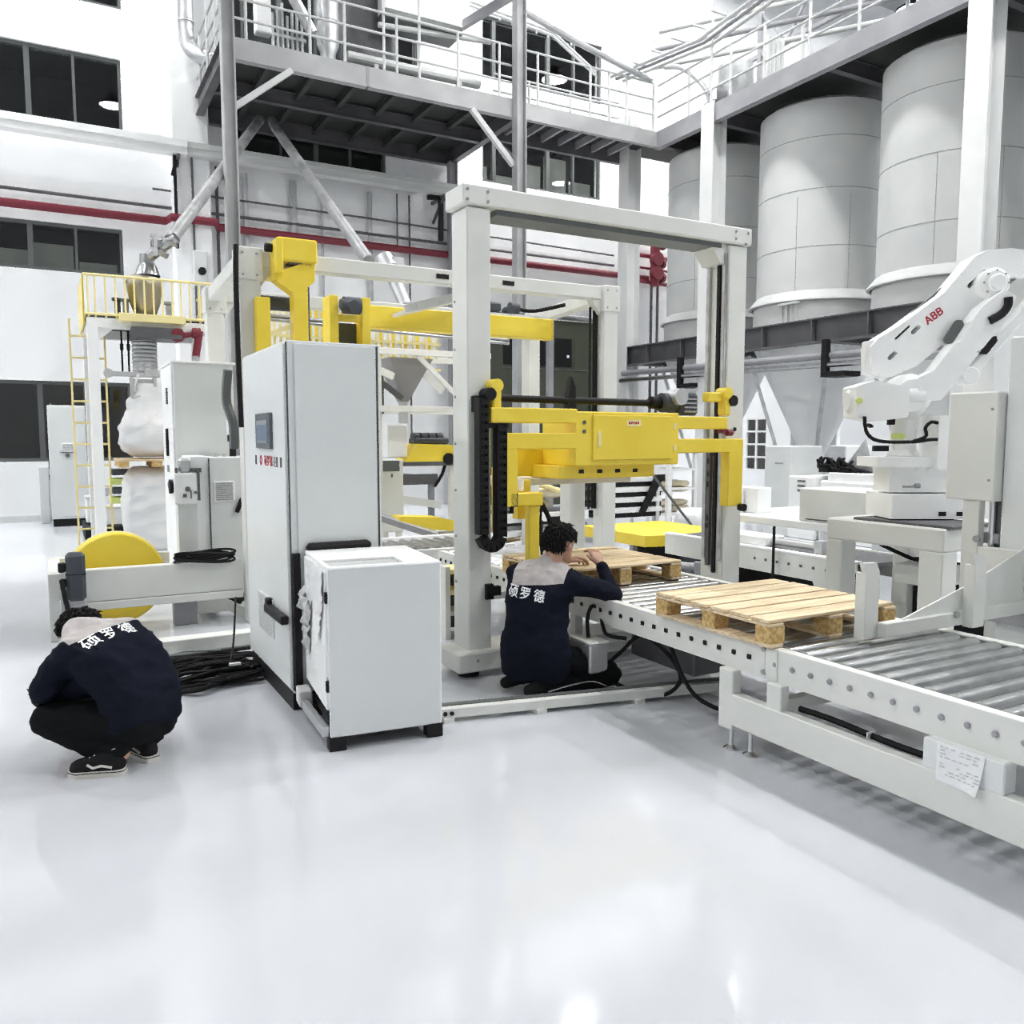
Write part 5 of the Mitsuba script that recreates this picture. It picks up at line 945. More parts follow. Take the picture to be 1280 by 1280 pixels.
for y in (5.1, 4.25): part(k, 'stop_rod', rod((5.40, y, .0), (5.40, y, .78 if y > 5 else .5), .012, 8), 'black', 30)
k = thing('packing_table', 'white flat packing table beyond the return conveyor', 'table')
part(k, 'top', box(6.7, 8.6, 5.0, 7.3, .60, .68, .008), 'white'); part(k, 'apron', box(6.75, 8.5, 5.05, 5.1, .42, .60), 'cabinet')
for x, y in ((6.75, 5.1), (8.5, 5.1), (6.75, 7.2), (8.5, 7.2)): part(k, 'leg', box(x, x + .06, y, y + .06, 0, .60), 'cabinet')
k = thing('screw_feeder', 'long pale machine body beside the robot stand, with a thin dark slot along its foot', 'machine')
part(k, 'body', box(6.75, 7.3, 4.2, 6.05, .68, 1.02, .012), 'paint'); part(k, 'slot', box(6.742, 6.75, 4.2, 5.95, .70, .712), 'steel_dark'); part(k, 'emblem', box(6.742, 6.75, 5.06, 5.12, .82, .92), 'duct'); part(k, 'handle', cat(box(6.735, 6.75, 4.6, 4.63, .86, .90)), 'frame_dark')
k = thing('bag_sewing_cabinet', 'white machine cabinet with small vents left of the long pale machine body', 'cabinet')
part(k, 'body', box(9.9, 10.6, 9.05, 9.6, 0, 1.40, .02), 'cabinet'); part(k, 'shoulder', box(9.85, 10.6, 8.55, 9.05, 0, .95, .02), 'white')
for i in range(3): part(k, 'vent', box(9.84, 9.852, 8.72, 8.86, .72 + .07 * i, .75 + .07 * i), 'frame_dark')
part(k, 'lock', box(9.885, 9.9, 9.2, 9.36, 1.12, 1.14), 'steel_mid')
k = thing('weighing_machine', 'white low weighing machine under the hopper cone, covered with loose dark cables', 'machine')
part(k, 'body', box(9.9, 11.1, 6.8, 8.5, 0, .90, .02), 'white'); part(k, 'head', box(9.95, 10.8, 7.0, 8.4, .90, 1.02, .01), 'white'); part(k, 'slot', cat(box(9.888, 9.9, 7.4, 7.9, .76, .775), box(9.888, 9.9, 8.1, 8.2, .76, .775)), 'frame_dark')
r = np.random.RandomState(4); cm = []
for i in range(34):
    p0 = np.array([10.05 + .15 * r.random(), 8.3 + .55 * r.random() - .1, 1.02]); cm.append(cable([p0, p0 + [r.uniform(-.1, .1), r.uniform(-.2, .1), .20 * r.random() + .02], p0 + [r.uniform(-.1, .1), -.25 * r.random(), .08 * r.random()], p0 + [.1, -.35, .01]], .018, 6, 5))
part(k, 'cables', cat(*cm), 'rubber', 30, kind='stuff'); part(k, 'blade', prism([(7.9, 1.02), (8.45, 1.02), (8.06, 1.5)], (10.3, 0, 0), EY, EZ, .03), 'duct')
k = thing('printer_unit', 'pale flat unit with a dark roller on the packing table', 'printer')
part(k, 'case', box(8.2, 8.5, 6.35, 6.85, .68, .92, .01), 'white'); part(k, 'roller', cat(rod((8.17, 6.4, .78), (8.17, 6.8, .78), .03, 10), disc((8.17, 6.4, .78), EY, .05, .05, 12), disc((8.17, 6.8, .78), EY, .05, .05, 12)), 'steel_mid', 30)
k = thing('cardboard_box', 'small whitish box standing on the packing table near the portal post', 'box')
part(k, 'carton', box(6.74, 6.90, 6.98, 7.25, .68, .95, .006), 'bag'); part(k, 'cover', box(6.92, 7.15, 6.8, 7.2, .68, .97, .01), 'white')
struct('wall_partition', prism(rect(9.0, 17.3, 0, 3.3).difference(rect(16.4, 17.2, .6, 2.05)), (17.0, 0, 0), EY, EZ, .1), 'wall', label='white partition wall behind the tank cones', cat='wall')
k = 'window_9'; labels[k] = {'kind': 'structure', 'label': 'dark gridded window in the white partition behind the tanks', 'category': 'window'}
part(k, 'frame', cat(*[box(17.0, 17.06, y, y + .05, .6, 2.05) for y in (16.4, 16.78, 17.15)], *[box(17.0, 17.06, 16.4, 17.2, z, z + .05) for z in (.6, .95, 1.3, 1.65, 2.0)]), 'white')
for y0 in (16.45, 16.83):
    for z0 in (.65, 1.0, 1.35, 1.70): part(k, 'pane', (np.array([[17.03, y0, z0], [17.03, y0 + .32, z0], [17.03, y0 + .32, z0 + .3], [17.03, y0, z0 + .3]]), np.array([[0, 2, 1], [0, 3, 2]])), 'pane')
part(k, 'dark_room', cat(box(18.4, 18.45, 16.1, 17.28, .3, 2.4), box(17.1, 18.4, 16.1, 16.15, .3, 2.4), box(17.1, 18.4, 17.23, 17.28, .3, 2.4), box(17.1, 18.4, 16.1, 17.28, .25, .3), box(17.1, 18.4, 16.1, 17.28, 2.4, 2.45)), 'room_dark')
k = thing('white_silo_machine', 'tall white machine column standing left of the hopper cone, beyond the portal post', 'machine')
part(k, 'column', box(14.6, 15.3, 12.6, 13.4, 0, 2.3, .02), 'white'); part(k, 'shelf', box(14.5, 15.3, 11.8, 12.6, .0, 1.35, .02), 'white'); part(k, 'side_plate', box(14.55, 14.6, 12.1, 12.5, 1.35, 2.1, .01), 'cabinet')
# under the conveyor: box, loops
k = thing('junction_box', 'grey junction box under the conveyor rail next to the kneeling worker', 'junction box')
part(k, 'case', box(2.765, 2.90, 4.02, 4.25, .13, .31, .010), 'duct'); part(k, 'lid', box(2.76, 2.905, 4.015, 4.255, .308, .322, .005), 'paint'); part(k, 'stand', box(2.79, 2.87, 4.08, 4.2, 0, .13), 'steel_mid')
for i, (a, l) in enumerate(((0, 'black cable looping from the junction box up to the conveyor rail'), (1, 'black cable hanging in a wide loop under the far conveyor'), (2, 'black cable hanging under the far conveyor, nearer the floor stand'))):
    P = [[(2.82, 4.12, .33), (2.84, 4.16, .44), (2.9, 4.2, .50), (2.96, 4.2, .46), (2.90, 4.05, .36), (2.98, 3.95, .34)], [(2.9, 4.1, .08), (3.02, 3.95, .02), (3.1, 3.75, .03), (3.12, 3.62, .16), (3.08, 3.7, .30), (3.05, 3.9, .36), (2.98, 4.0, .25), (2.9, 4.1, .12)], [(3.02, 3.6, .38), (3.03, 3.5, .22), (3.08, 3.4, .10), (3.2, 3.2, .05), (3.4, 3.0, .03)]][a]
    solo('loop_cable', cable(P, .012, 7), 'rubber', l, 'cable', smooth=30)
k = thing('bent_guard_tube', 'bent brown-grey guard tube beside the left post of the portal frame', 'guard tube')
part(k, 'tube', tube(spline([(2.55, 4.95, .45), (2.55, 4.95, .72), (2.56, 4.95, .80), (2.62, 4.95, .83), (2.80, 4.93, .85)], 5), .016, 8), 'stainless', 30); part(k, 'clamp', box(2.47, 2.56, 4.93, 4.97, .66, .69), 'frame_dark')
k = thing('step_unit', 'pale step unit with olive treads behind the left post of the portal frame', 'steps')
for i in range(3): part(k, 'tread', box(2.62, 2.9, 5.7 + .0, 5.95, .18 + .16 * i, .215 + .16 * i), 'yellow_pale' if i else 'paint'); part(k, 'riser', box(2.62, 2.9, 5.9, 5.95, .04 + .16 * i, .18 + .16 * i), 'olive')
part(k, 'side', box(2.58, 2.62, 5.68, 5.97, 0, .56), 'paint')
GLYPHS = [[([(0,24),(8,47),(8,49),(1,49),(1,55),(56,55),(56,49),(43,49),(42,45),(54,43),(54,15),(49,13),(57,6),(55,0),(53,0),(48,6),(41,10),(34,4),(26,0),(24,0),(21,4),(22,6),(29,8),(36,16),(37,37),(33,38),(32,14),(26,15),(26,43),(35,44),(36,49),(16,49),(14,48),(12,36),(23,35),(22,8),(11,8),(11,3),(5,3),(5,20),(2,20)],[[(43,37),(42,16),(46,15),(47,37)],[(11,15),(17,14),(17,30),(11,30)]])],[([(2,0),(0,6),(13,8),(21,12),(15,20),(13,20),(13,22),(3,18),(0,22),(1,24),(11,29),(16,35),(15,36),(2,36),(2,55),(50,55),(50,36),(25,36),(23,33),(24,32),(47,31),(48,29),(43,20),(31,9),(18,3),(6,0)],[[(36,43),(44,42),(44,49),(36,49)],[(18,25),(27,16),(29,16),(38,25)],[(22,43),(30,42),(30,49),(22,49)],[(16,26),(16,24),(17,25)],[(8,43),(16,42),(16,49),(8,49)]])],[([(0,45),(4,47),(13,58),(17,57),(19,53),(33,53),(34,58),(41,58),(41,53),(57,53),(57,47),(39,46),(40,45),(55,45),(55,28),(20,28),(20,40),(18,40),(15,34),(15,9),(17,8),(21,18),(25,16),(32,18),(31,20),(17,20),(18,26),(57,26),(58,25),(57,20),(39,20),(42,12),(40,11),(36,11),(34,17),(32,17),(32,8),(43,7),(43,12),(48,11),(46,16),(48,18),(52,18),(58,5),(52,3),(50,8),(47,2),(45,1),(29,1),(26,4),(25,12),(20,3),(15,4),(15,0),(9,0),(8,23),(6,23),(5,20),(2,20),(0,26),(8,34),(14,45),(20,44),(21,45),(32,45),(33,46),(18,47),(17,52),(4,39),(1,41)],[[(45,34),(49,33),(49,40),(45,40)],[(36,39),(35,33),(40,33),(40,39),(38,40)],[(26,34),(30,33),(30,40),(26,40)]])]]   # three characters, each a list of (outline, holes)
# ================================================================ the two workers
def hull_body(chains, length=.022, it=8, seed=0, fold=0.0, fs=9.0):
    """chains: list of lists of sphere groups; consecutive groups are hulled together; a group is a list of (point, radius)"""
    man = None
    for ch in chains:
        for a, b in zip(ch[:-1], ch[1:]):
            sp = [m3.Manifold.sphere(r, 20).translate(tuple(map(float, p))) for p, r in a + b]
            h = m3.Manifold.batch_hull(sp); man = h if man is None else man + h
    man = man.refine_to_length(length); q = man.to_mesh()
    m = trimesh.Trimesh(np.array(q.vert_properties[:, :3], float), np.array(q.tri_verts), process=True)
    trimesh.smoothing.filter_taubin(m, .5, .53, iterations=it)
    if fold:
        v = m.vertices; d = meshkit.fbm(v * fs, 3, seed) - .5; d2 = np.abs(meshkit.noise(v * np.array([fs * 1.3, fs * 1.3, fs * 2.6]), seed + 5) - .5)
        m.vertices = v + m.vertex_normals * ((d * 1.1 - d2 * .7) * fold)[:, None]
    return m
def P3(*c): return np.array(c, float)
def ring(c, lat, w, r): return [(c - lat * w, r), (c + lat * w, r)]
def cutm(m, planes):
    for n, o in planes: m = trimesh.intersections.slice_mesh_plane(m, plane_normal=np.asarray(n, float), plane_origin=np.asarray(o, float), cap=False)
    return m
def drape_text(mesh, origin, X, Y, fwd, size, gap, arc=0.0):
    """the three characters laid on the mesh, reading along X, cast along fwd onto the cloth"""
    tris = mesh.triangles; e1, e2 = tris[:, 1] - tris[:, 0], tris[:, 2] - tris[:, 0]; out = []
    for gi, ch in enumerate(GLYPHS):
        for ext, ho in ch:
            pm = trimesh.creation.extrude_polygon(sg.Polygon(ext, ho).buffer(0), .01, engine='earcut') if True else None
            top = pm.faces[pm.face_normals[:, 2] > .9]; g = trimesh.Trimesh(pm.vertices, top, process=True).subdivide_to_size(9)
            v = g.vertices[:, :2] / 56.0
            a = (gi - 1.5) * gap + v[:, 0] * size; b = (v[:, 1] - .5) * size + arc * (a ** 2)
            p = origin + a[:, None] * X + b[:, None] * Y - fwd * .6; hit = np.full(len(p), 9.0)
            for i, o in enumerate(p):
                h = np.cross(fwd, e2); det = (e1 * h).sum(1); ok = np.abs(det) > 1e-12; s = o - tris[:, 0]
                u = (s * h).sum(1) / np.where(ok, det, 1); qv = np.cross(s, e1); w = (qv @ fwd) / np.where(ok, det, 1); t = (e2 * qv).sum(1) / np.where(ok, det, 1)
                k = ok & (u >= 0) & (w >= 0) & (u + w <= 1) & (t > 0)
                if k.any(): hit[i] = t[k].min()
            med = np.median(hit[hit < 8]); hit = np.where(hit > 8, med, hit); v3 = p + fwd * (hit - .004)[:, None]
            f = g.faces; n = np.cross(v3[f[:, 1]] - v3[f[:, 0]], v3[f[:, 2]] - v3[f[:, 0]]).sum(0)
            out.append(trimesh.Trimesh(v3, f if n @ fwd < 0 else f[:, ::-1], process=False))
    return out
def head_mesh(o, X, Y, Z, s=1.0):
    """skin head in its own frame: X right, Y forward, Z up; origin at the middle of the skull"""
    def q(x, y, z): return o + s * (X * x + Y * y + Z * z)
    ch = [[[(q(0, -.015, .03), .085 * s)], [(q(0, .02, .035), .078 * s)]], [[(q(0, .01, 0), .076 * s)], [(q(-.03, .045, -.075), .028 * s), (q(.03, .045, -.075), .028 * s), (q(0, .072, -.09), .022 * s)]],
          [[(q(0, -.035, -.03), .055 * s)], [(q(0, -.03, -.14), .052 * s)]], [[(q(0, .086, .012), .010 * s)], [(q(0, .106, -.022), .014 * s)], [(q(0, .085, -.03), .012 * s)]],
          [[(q(-.02, .083, -.055), .009 * s), (q(.02, .083, -.055), .009 * s)], [(q(0, .09, -.052), .009 * s)]],
          [[(q(-.033, .078, .028), .012 * s)], [(q(.033, .078, .028), .012 * s)]]]
    for e in (-1, 1): ch.append([[(q(e * .078, -.008, .02), .012 * s)], [(q(e * .086, -.014, .0), .016 * s)], [(q(e * .076, -.002, -.025), .009 * s)]])
    return ch, q
def hand_chain(w, D, N, S, curl=.5, s=1.0):
    """w wrist, D palm direction, N the way the fingers bend, S towards the thumb"""
    ch = []; kn = [w + s * (D * .085 + S * o) for o in (.033, .011, -.011, -.031)]
    ch.append([[(w, .024 * s)], [(k, .011 * s) for k in kn] + [(w + s * (D * .05 + S * .032), .013 * s)]])
    for i, k in enumerate(kn):
        L = (.040, .045, .042, .033)[i] * s; d1 = D * math.cos(curl) + N * math.sin(curl); d2 = D * math.cos(curl * 2.1) + N * math.sin(curl * 2.1); d3 = D * math.cos(curl * 2.9) + N * math.sin(curl * 2.9)
        a = k + d1 * L; b = a + d2 * L * .7; c = b + d3 * L * .5
        ch.append([[(k, .0095 * s)], [(a, .0085 * s)], [(b, .008 * s)], [(c, .007 * s)]])
    t0 = w + s * (D * .025 + S * .022); t1 = t0 + s * (D * .03 + S * .026 + N * .01); t2 = t1 + s * (D * .03 + S * .004 + N * .012)
    ch.append([[(t0, .014 * s)], [(t1, .011 * s)], [(t2, .008 * s)]])
    return ch
def unit(v): v = np.asarray(v, float); return v / np.linalg.norm(v)

# ---- the kneeling worker
F2 = unit((.86, .52, 0)); L2 = unit((.55, -.84, 0))                                 # facing; towards his right side
pel, wst, chs, upc, nck = P3(2.53, 4.25, .24), P3(2.535, 4.26, .40), P3(2.55, 4.27, .57), P3(2.58, 4.28, .69), P3(2.64, 4.285, .765)
hd = P3(2.705, 4.27, .888); HX, HY, HZ = unit((.30, -.95, -.08)), unit((.95, .30, -.12)), None
HZ = np.cross(HX, HY)
sR, sL = P3(2.71, 4.125, .675), P3(2.485, 4.42, .695)
eR, wR = P3(2.985, 4.10, .585), P3(3.02, 4.28, .735)
eL, wL = P3(2.74, 4.64, .62), P3(2.94, 4.60, .72)
k2 = thing('person', 'kneeling worker in a navy jacket with grey shoulders, reaching onto the roller conveyor', 'person')
hch, hq = head_mesh(hd, HX, HY, HZ, 1.0)
HD, HN = unit((-.05, .35, .9)), unit((-.1, 1, -.2)); HS = unit(np.cross(HN, HD))
skin = hch + [[[(hd + HZ * -.12, .05)], [(nck, .056)], [(chs, .07)]], [[(chs, .07)], [(sR, .045)], [(eR, .036)], [(wR, .026)]], [[(chs, .07)], [(sL, .045)], [(eL, .036)], [(wL, .026)]], [[(chs, .08)], [(wst, .08)], [(pel, .08)]]]
skin += hand_chain(wR, unit((-.02, .45, .6)), unit((.1, .9, -.5)), unit((-1, .05, .05)), .55) + hand_chain(wL, unit((.6, -.2, .2)), unit((.3, -.1, -1)), unit((.3, -.9, .1)), .5)
kn = {'R': P3(2.955, 4.085, .085), 'L': P3(2.93, 4.52, .085)}; ft = {'R': P3(2.545, 4.15, .062), 'L': P3(2.50, 4.36, .062)}
for s_, o in (('R', 1), ('L', -1)): skin += [[[(pel, .08)], [(pel + L2 * o * .1, .07)], [(kn[s_], .05)]], [[(kn[s_], .05)], [(ft[s_], .035)]]]
part(k2, 'body', hull_body(skin, .009, 5), 'skin', True)
tr = []
for s_, o in (('R', 1), ('L', -1)):
    hip = pel + L2 * o * .10 - EZ * .03
    tr += [[[(pel + L2 * o * .05 + F2 * .02, .098)], [(hip + F2 * .03, .098)], [((hip + kn[s_]) / 2 + EZ * .03, .092)], [(kn[s_] + EZ * .01, .080)]], [[(kn[s_] + EZ * .005, .076)], [((kn[s_] + ft[s_]) / 2, .068)], [(ft[s_] + EZ * .01, .058)]]]
tr += [[ring(pel - EZ * .05, L2, .07, .10), ring(pel + EZ * .08, L2, .06, .085)]]
tm_ = hull_body(tr, .02, 7, 3, .030, 11); tm_.vertices[:, 2] = np.maximum(tm_.vertices[:, 2], .004)
part(k2, 'trousers', tm_, 'trouser', True, label='black trousers')
for s_, o in (('R', 1), ('L', -1)):
    heel = ft[s_] + P3(-.02, .0, .01); toe = ft[s_] + P3(-.11, .02, -.018)
    sh = part(k2, 'shoe', hull_body([[[(heel, .045)], [(ft[s_] + P3(-.065, 0, .0), .042)], [(toe, .036)]]], .012, 4), 'shoe', True)
jk = [[ring(pel - EZ * .06 - F2 * .02, L2, .105, .122), ring(pel + EZ * .04 - F2 * .01, L2, .105, .128), ring(wst, L2, .09, .116), ring(chs, L2, .10, .110), [(sR - L2 * .03, .085), (sL + L2 * .03, .085), (upc, .11)]],
      [[(sR - L2 * .03, .085), (sL + L2 * .03, .085), (upc, .10)], [(nck - EZ * .015, .078)], [(nck + EZ * .02 + F2 * .01, .064)]],
      [[(sR - L2 * .02, .085)], [((sR + eR) / 2 + EZ * .0, .072)], [(eR, .060)]], [[(eR, .060)], [((eR + wR) / 2, .052)], [(wR + (eR - wR) * .08, .040)]],
      [[(sL + L2 * .02, .085)], [((sL + eL) / 2, .070)], [(eL, .060)]], [[(eL, .060)], [(wL + (eL - wL) * .08, .042)]]]
jm = hull_body(jk, .016, 6, 21, .034, 9)
yn, yo = unit((-.10, .02, 1)), P3(2.55, 4.25, .672)
sd = .165; mid = (sR + sL) / 2
yoke = cutm(jm, [(yn, yo), (L2, mid - L2 * sd), (-L2, mid + L2 * sd)])
rest = cat(cutm(jm, [(-yn, yo)]), cutm(jm, [(yn, yo), (L2, mid + L2 * sd)]), cutm(jm, [(yn, yo), (-L2, mid - L2 * sd)]))
part(k2, 'jacket', rest, 'navy', True, label='navy work jacket'); part(k2, 'yoke', yoke, 'yoke', True, label='light grey shoulder yoke')
collar = lathe([(.060, -.02), (.066, .0), (.064, .035), (.058, .04), (.056, .0)], (0, 0, 0), 20)
R = np.eye(4); R[:3, 0], R[:3, 1], R[:3, 2] = HX, HY, unit(HZ + .25 * HY); R[:3, 2] = unit(hd - nck); R[:3, 0] = unit(np.cross(HY, R[:3, 2])); R[:3, 1] = np.cross(R[:3, 2], R[:3, 0]); R[:3, 3] = nck + R[:3, 2] * .005
collar.apply_transform(R); part(k2, 'collar', collar, 'yoke', True)
def hair_cap(q, Y, Z, o, s=1.0, front=.055, low=-.062, n=700):
    m = trimesh.creation.icosphere(4); v = m.vertices * np.array([.094, .110, .104]) * s
    def inside(v): return (v[:, 1] < (front + .25 * v[:, 2]) * s) & (v[:, 2] > (low + np.clip(v[:, 1] + .012, 0, 1) * 1.6) * s) & ~((np.abs(v[:, 0]) > .06 * s) & (v[:, 2] < .018 * s) & (v[:, 1] > -.04 * s))
    keep = inside(v); r = np.random.RandomState(1); nz = meshkit.fbm(m.vertices * np.array([9, 9, 5]), 3, 4) - .5
    v = v * (1 + .09 * nz[:, None]); f = m.faces[keep[m.faces].all(1)]
    mm = trimesh.Trimesh(v, f, process=True); inner = mm.copy(); inner.vertices = inner.vertices * .86; inner.invert(); locks = []
    d = r.normal(size=(n * 3, 3)); d /= np.linalg.norm(d, axis=1, keepdims=True); pts = d * np.array([.094, .110, .104]) * s; ok = inside(pts + np.array([0, .004, -.006]) * s)
    for p, dn in list(zip(pts[ok], d[ok]))[:n]:
        w = p - np.array([.01, -.03, .104]) * s; t = w - dn * (w @ dn); t = t / (np.linalg.norm(t) + 1e-6); t = unit(t + r.normal(size=3) * .30 + np.array([0, 0, -.25]))
        L = r.uniform(.022, .042) * s; p0 = p * .97; p1 = p + dn * .006 * s + t * L * .5; p2 = p + dn * r.uniform(-.001, .006) * s + t * L
        locks.append(tube([p0, p1, p2], [.006 * s, .0048 * s, .0008 * s], 4))
    mm = cat(mm, inner, *locks); mm.vertices = np.array([q(*(p / s)) for p in mm.vertices + np.array([0, -.004, .028 * s])]); return mm
part(k2, 'hair', hair_cap(hq, HY, HZ, hd), 'hair', True)
for e in (-1, 1):
    part(k2, 'eye', disc(hq(e * .031, .084, .012), HY, .010, .008, 12), 'white_text'); part(k2, 'eyebrow', beam(hq(e * .016, .091, .034), hq(e * .046, .082, .034), .006, .006), 'hair')
part(k2, 'lips', beam(hq(-.02, .088, -.054), hq(.02, .088, -.054), .006, .008), 'red_text')
Xt = unit(L2 * .98 + EZ * -.10); Yt = unit(np.cross(Xt, F2)); Yt = Yt if Yt[2] > 0 else -Yt
for g in drape_text(jm, P3(2.495, 4.235, .615) - L2 * .02, Xt, Yt, F2, .072, .088): part(k2, 'back_character', g, 'white_text', label='white character on the back')

# ---- the crouching worker
k1 = thing('person', 'crouching worker seen from behind, head bent low, wearing a navy jacket and dark sneakers', 'person')
F1 = unit((-.62, .78, 0)); L1 = unit((.78, .62, 0))
pel, wst, chs, upc, nck = P3(.335, 4.225, .235), P3(.325, 4.235, .36), P3(.25, 4.30, .49), P3(.185, 4.37, .575), P3(.085, 4.475, .60)
sR, sL = P3(.315, 4.475, .575), P3(.045, 4.27, .545)
eL, wL = P3(-.075, 4.33, .37), P3(-.05, 4.58, .25); eR, wR = P3(.30, 4.70, .40), P3(.12, 4.82, .26)
hd = P3(.105, 4.555, .572); HY = unit((-.50, .58, -.64)); HX = L1; HZ = unit(np.cross(HX, HY)); HX = np.cross(HY, HZ)
hch, hq = head_mesh(hd, HX, HY, HZ, 1.0)
kn = {'L': P3(-.055, 4.32, .245), 'R': P3(.13, 4.66, .30)}; an = {'L': P3(.235, 4.145, .085), 'R': P3(.375, 4.27, .085)}
hp_ = {'L': pel - L1 * .09, 'R': pel + L1 * .09}
skin = hch + [[[(hd, .05)], [(nck, .055)], [(chs, .07)]], [[(chs, .07)], [(sR, .045)], [(eR, .036)], [(wR, .026)]], [[(chs, .07)], [(sL, .045)], [(eL, .036)], [(wL, .026)]], [[(chs, .08)], [(wst, .08)], [(pel, .08)]]]
skin += hand_chain(wL, unit((.3, .8, -.3)), unit((.6, 0, -.6)), unit((.5, .1, .8)), .5) + hand_chain(wR, unit((-.7, .5, -.2)), unit((-.3, -.3, -.8)), unit((-.3, -.6, .5)), .5)
for s_ in 'LR': skin += [[[(pel, .07)], [(hp_[s_], .06)], [(kn[s_], .05)], [(an[s_], .036)]]]
part(k1, 'body', hull_body(skin, .009, 5), 'skin', True)
tr = [[ring(pel + EZ * .02, L1, .07, .095), ring(pel - EZ * .03, L1, .08, .11)]]
for s_ in 'LR':
    tr += [[[(hp_[s_] + F1 * .02 - EZ * .015, .112)], [((hp_[s_] + kn[s_]) / 2 - EZ * .012, .100)], [(kn[s_], .080)]], [[(kn[s_] - EZ * .012, .078)], [((kn[s_] + an[s_]) / 2 - EZ * .01, .075)], [(an[s_] + EZ * .03, .060)]]]
tm_ = hull_body(tr, .018, 7, 8, .030, 11); part(k1, 'trousers', tm_, 'trouser', True, label='black trousers')
def sneaker(par, heel, toe, lift=0.0):
    d = unit((toe - heel) * np.array([1, 1, 0])); s = np.array([d[1], -d[0], 0]); L = np.linalg.norm(toe - heel)
    up = hull_body([[[(heel + d * .035 + EZ * .05, .040), (heel + d * .05 + EZ * .10, .036)], [(heel + d * .13 + EZ * .055, .044)], [(heel + d * (L - .045) + EZ * .036, .040)]]], .011, 5)
    up.vertices[:, 2] = np.maximum(up.vertices[:, 2], .018); p = part(par, 'shoe', up, 'shoe', True, label='dark sneaker')
    pl = [(-.0, -.034), (.03, -.040), (.13, -.043), (.2, -.047), (L - .03, -.036), (L, -.012), (L, .012), (L - .03, .034), (.2, .043), (.13, .036), (.03, .036), (0, .030)]
    so = prism(sg.Polygon(pl).buffer(-.012).buffer(.020, 6).buffer(-.006), heel, d, np.cross(EZ, d), .030); scene[p + '__sole'] = ply(so, 'mat_sole', 30)
    scene[p + '__sole_line'] = ply(prism(sg.Polygon(pl).buffer(-.012).buffer(.0215, 6).buffer(-.006), heel + EZ * .020, d, np.cross(EZ, d), .004), 'mat_ink')
    st_ = [heel + d * x + np.cross(EZ, d) * y + EZ * z for x, y, z in ((.045, .041, .045), (.09, .047, .058), (.125, .049, .05), (.15, .047, .066))]
    scene[p + '__stripe'] = ply(cat(tube([a for a in st_], .006, 6), tube([heel + d * x - np.cross(EZ, d) * y + EZ * z for x, y, z in ((.045, .041, .045), (.09, .047, .058), (.125, .049, .05), (.15, .047, .066))], .006, 6)), 'mat_sole', 30)
    scene[p + '__collar'] = ply(disc(heel + d * .045 + EZ * .122, unit(EZ + d * .2), .036, .02, 18, .004), 'mat_duct', 30)
    scene[p + '__laces'] = ply(cat(*[beam(heel + d * (.125 + .02 * i) + s * .022 + EZ * (.098 - .009 * i), heel + d * (.125 + .02 * i) - s * .022 + EZ * (.098 - .009 * i), .007, .006) for i in range(4)]), 'mat_sole')
sneaker(k1, P3(.245, 4.115, 0), P3(.015, 4.20, 0)); sneaker(k1, P3(.372, 4.20, 0), P3(.27, 4.44, 0))
jk = [[ring(pel + EZ * .01 - F1 * .0, L1, .09, .116), ring(wst, L1, .095, .116), ring(chs, L1, .112, .118), [(sR - L1 * .03, .085), (sL + L1 * .03, .085), (upc, .105)]],
      [[(sR - L1 * .03, .085), (sL + L1 * .03, .085), (upc, .10)], [(nck, .070)]],
      [[(sR - L1 * .02, .083)], [((sR + eR) / 2, .070)], [(eR, .060)]], [[(eR, .060)], [(wR + (eR - wR) * .08, .042)]],
      [[(wst + F1 * .08 - EZ * .0, .12)], [(chs + F1 * .14 - EZ * .09, .10)], [((sR + sL) / 2 + F1 * .05 - EZ * .05, .10)]], [[(chs - L1 * .06 + F1 * .05 - EZ * .05, .11)], [((eL + wL) / 2 + L1 * .03, .07)]],
      [[(sL + L1 * .01, .083)], [((sL + eL) / 2 + P3(-.015, 0, .01), .072)], [(eL, .062)]], [[(eL, .062)], [(wL + (eL - wL) * .08, .044)]]]
jm = hull_body(jk, .016, 6, 33, .036, 9)
yn = unit(unit(upc - wst) * 1.0 + EZ * .15); yo = upc + yn * .022
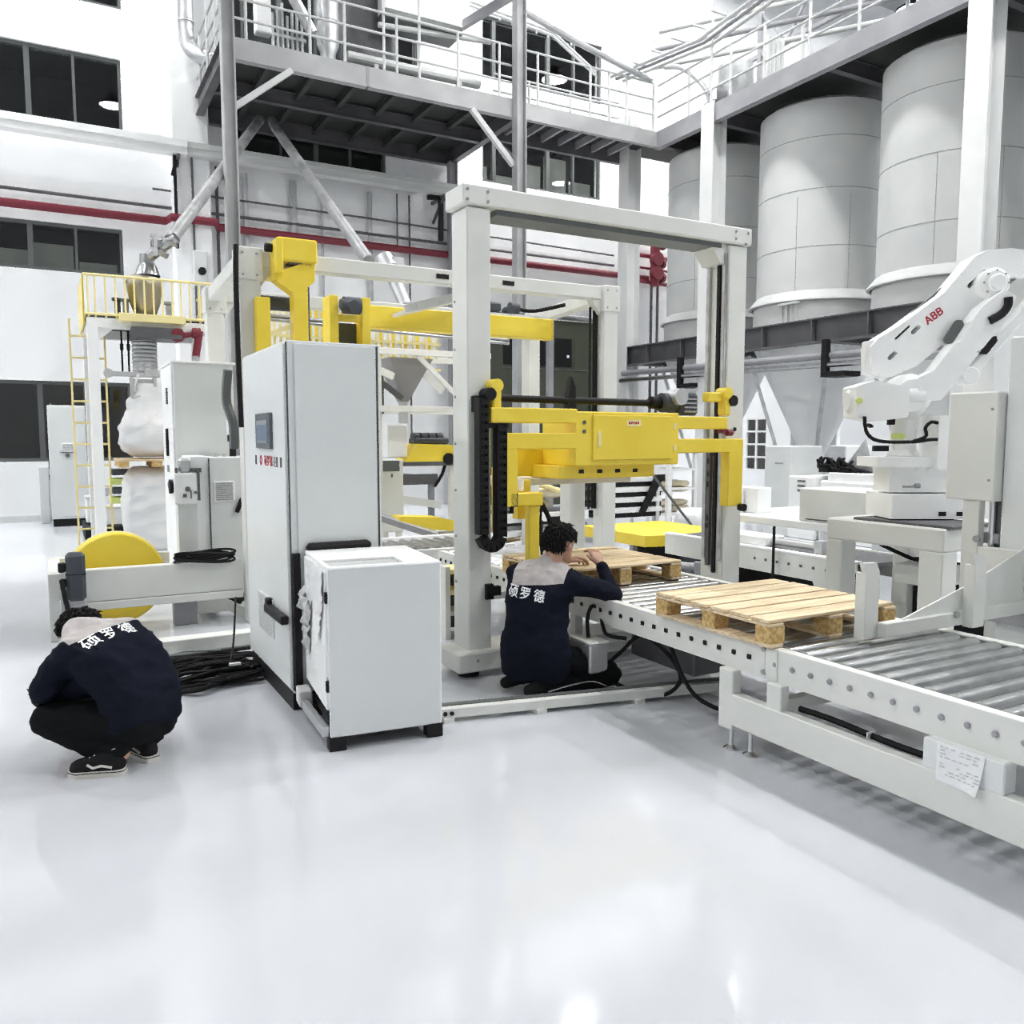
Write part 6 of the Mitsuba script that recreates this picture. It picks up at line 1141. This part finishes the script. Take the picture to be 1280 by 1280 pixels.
m_ = (sR + sL) / 2; yoke = cutm(jm, [(yn, yo), (L1, m_ - L1 * .205), (-L1, m_ + L1 * .19)]); rest = cat(cutm(jm, [(-yn, yo)]), cutm(jm, [(yn, yo), (L1, m_ + L1 * .19)]), cutm(jm, [(yn, yo), (-L1, m_ - L1 * .205)]))
part(k1, 'jacket', rest, 'navy', True, label='navy work jacket'); part(k1, 'yoke', yoke, 'yoke', True, label='light grey shoulder yoke')
part(k1, 'hair', hair_cap(hq, HY, HZ, hd), 'hair', True)
for e in (-1, 1): part(k1, 'eye', disc(hq(e * .031, .084, .012), HY, .010, .008, 12), 'white_text')
fw1 = unit(F1 * .55 + EZ * -.83); Xt = L1; Yt = unit(np.cross(Xt, fw1)); Yt = Yt if Yt @ (upc - wst) > 0 else -Yt
for g in drape_text(jm, upc - unit(upc - wst) * .050 - L1 * .03, Xt, Yt, fw1, .075, .098): part(k1, 'back_character', g, 'white_text', label='white character on the back')
# red and dark lettering on the tall cabinet
let = []
def cab_glyph(gi, y, z, h, m):
    out = []
    for ext, ho in GLYPHS[gi]:
        pm = prism(sg.Polygon(ext, ho).buffer(0), (0, 0, 0), EX, EY, 1.0); pm.vertices = pm.vertices * np.array([h / 56, h / 56, .002])
        R = np.eye(4); R[:3, 0], R[:3, 1], R[:3, 2], R[:3, 3] = -EY, EZ, -EX, (1.138, y, z); pm.apply_transform(R); out.append(pm)
    return cat(*out)
for gi, y in enumerate((5.13, 5.055, 4.985)): part(k_ctrl, 'character', cab_glyph(gi, y, 1.372, .062, ''), 'red_text', label='dark red character')
lg = lathe([(.018, -.001), (.032, -.001), (.032, .001), (.018, .001), (.018, -.001)], (1.137, 5.22, 1.402), 20, EX)
part(k_ctrl, 'emblem', lg, 'red_text', label='small red ring emblem')
for y0, y1 in ((5.34, 5.38), (4.88, 4.892), (4.85, 4.862), (4.80, 4.83), (4.70, 4.74)): part(k_ctrl, 'mark', box(1.1365, 1.1385, y0, y1, 1.372, 1.43), 'ink', label='small dark printed mark')
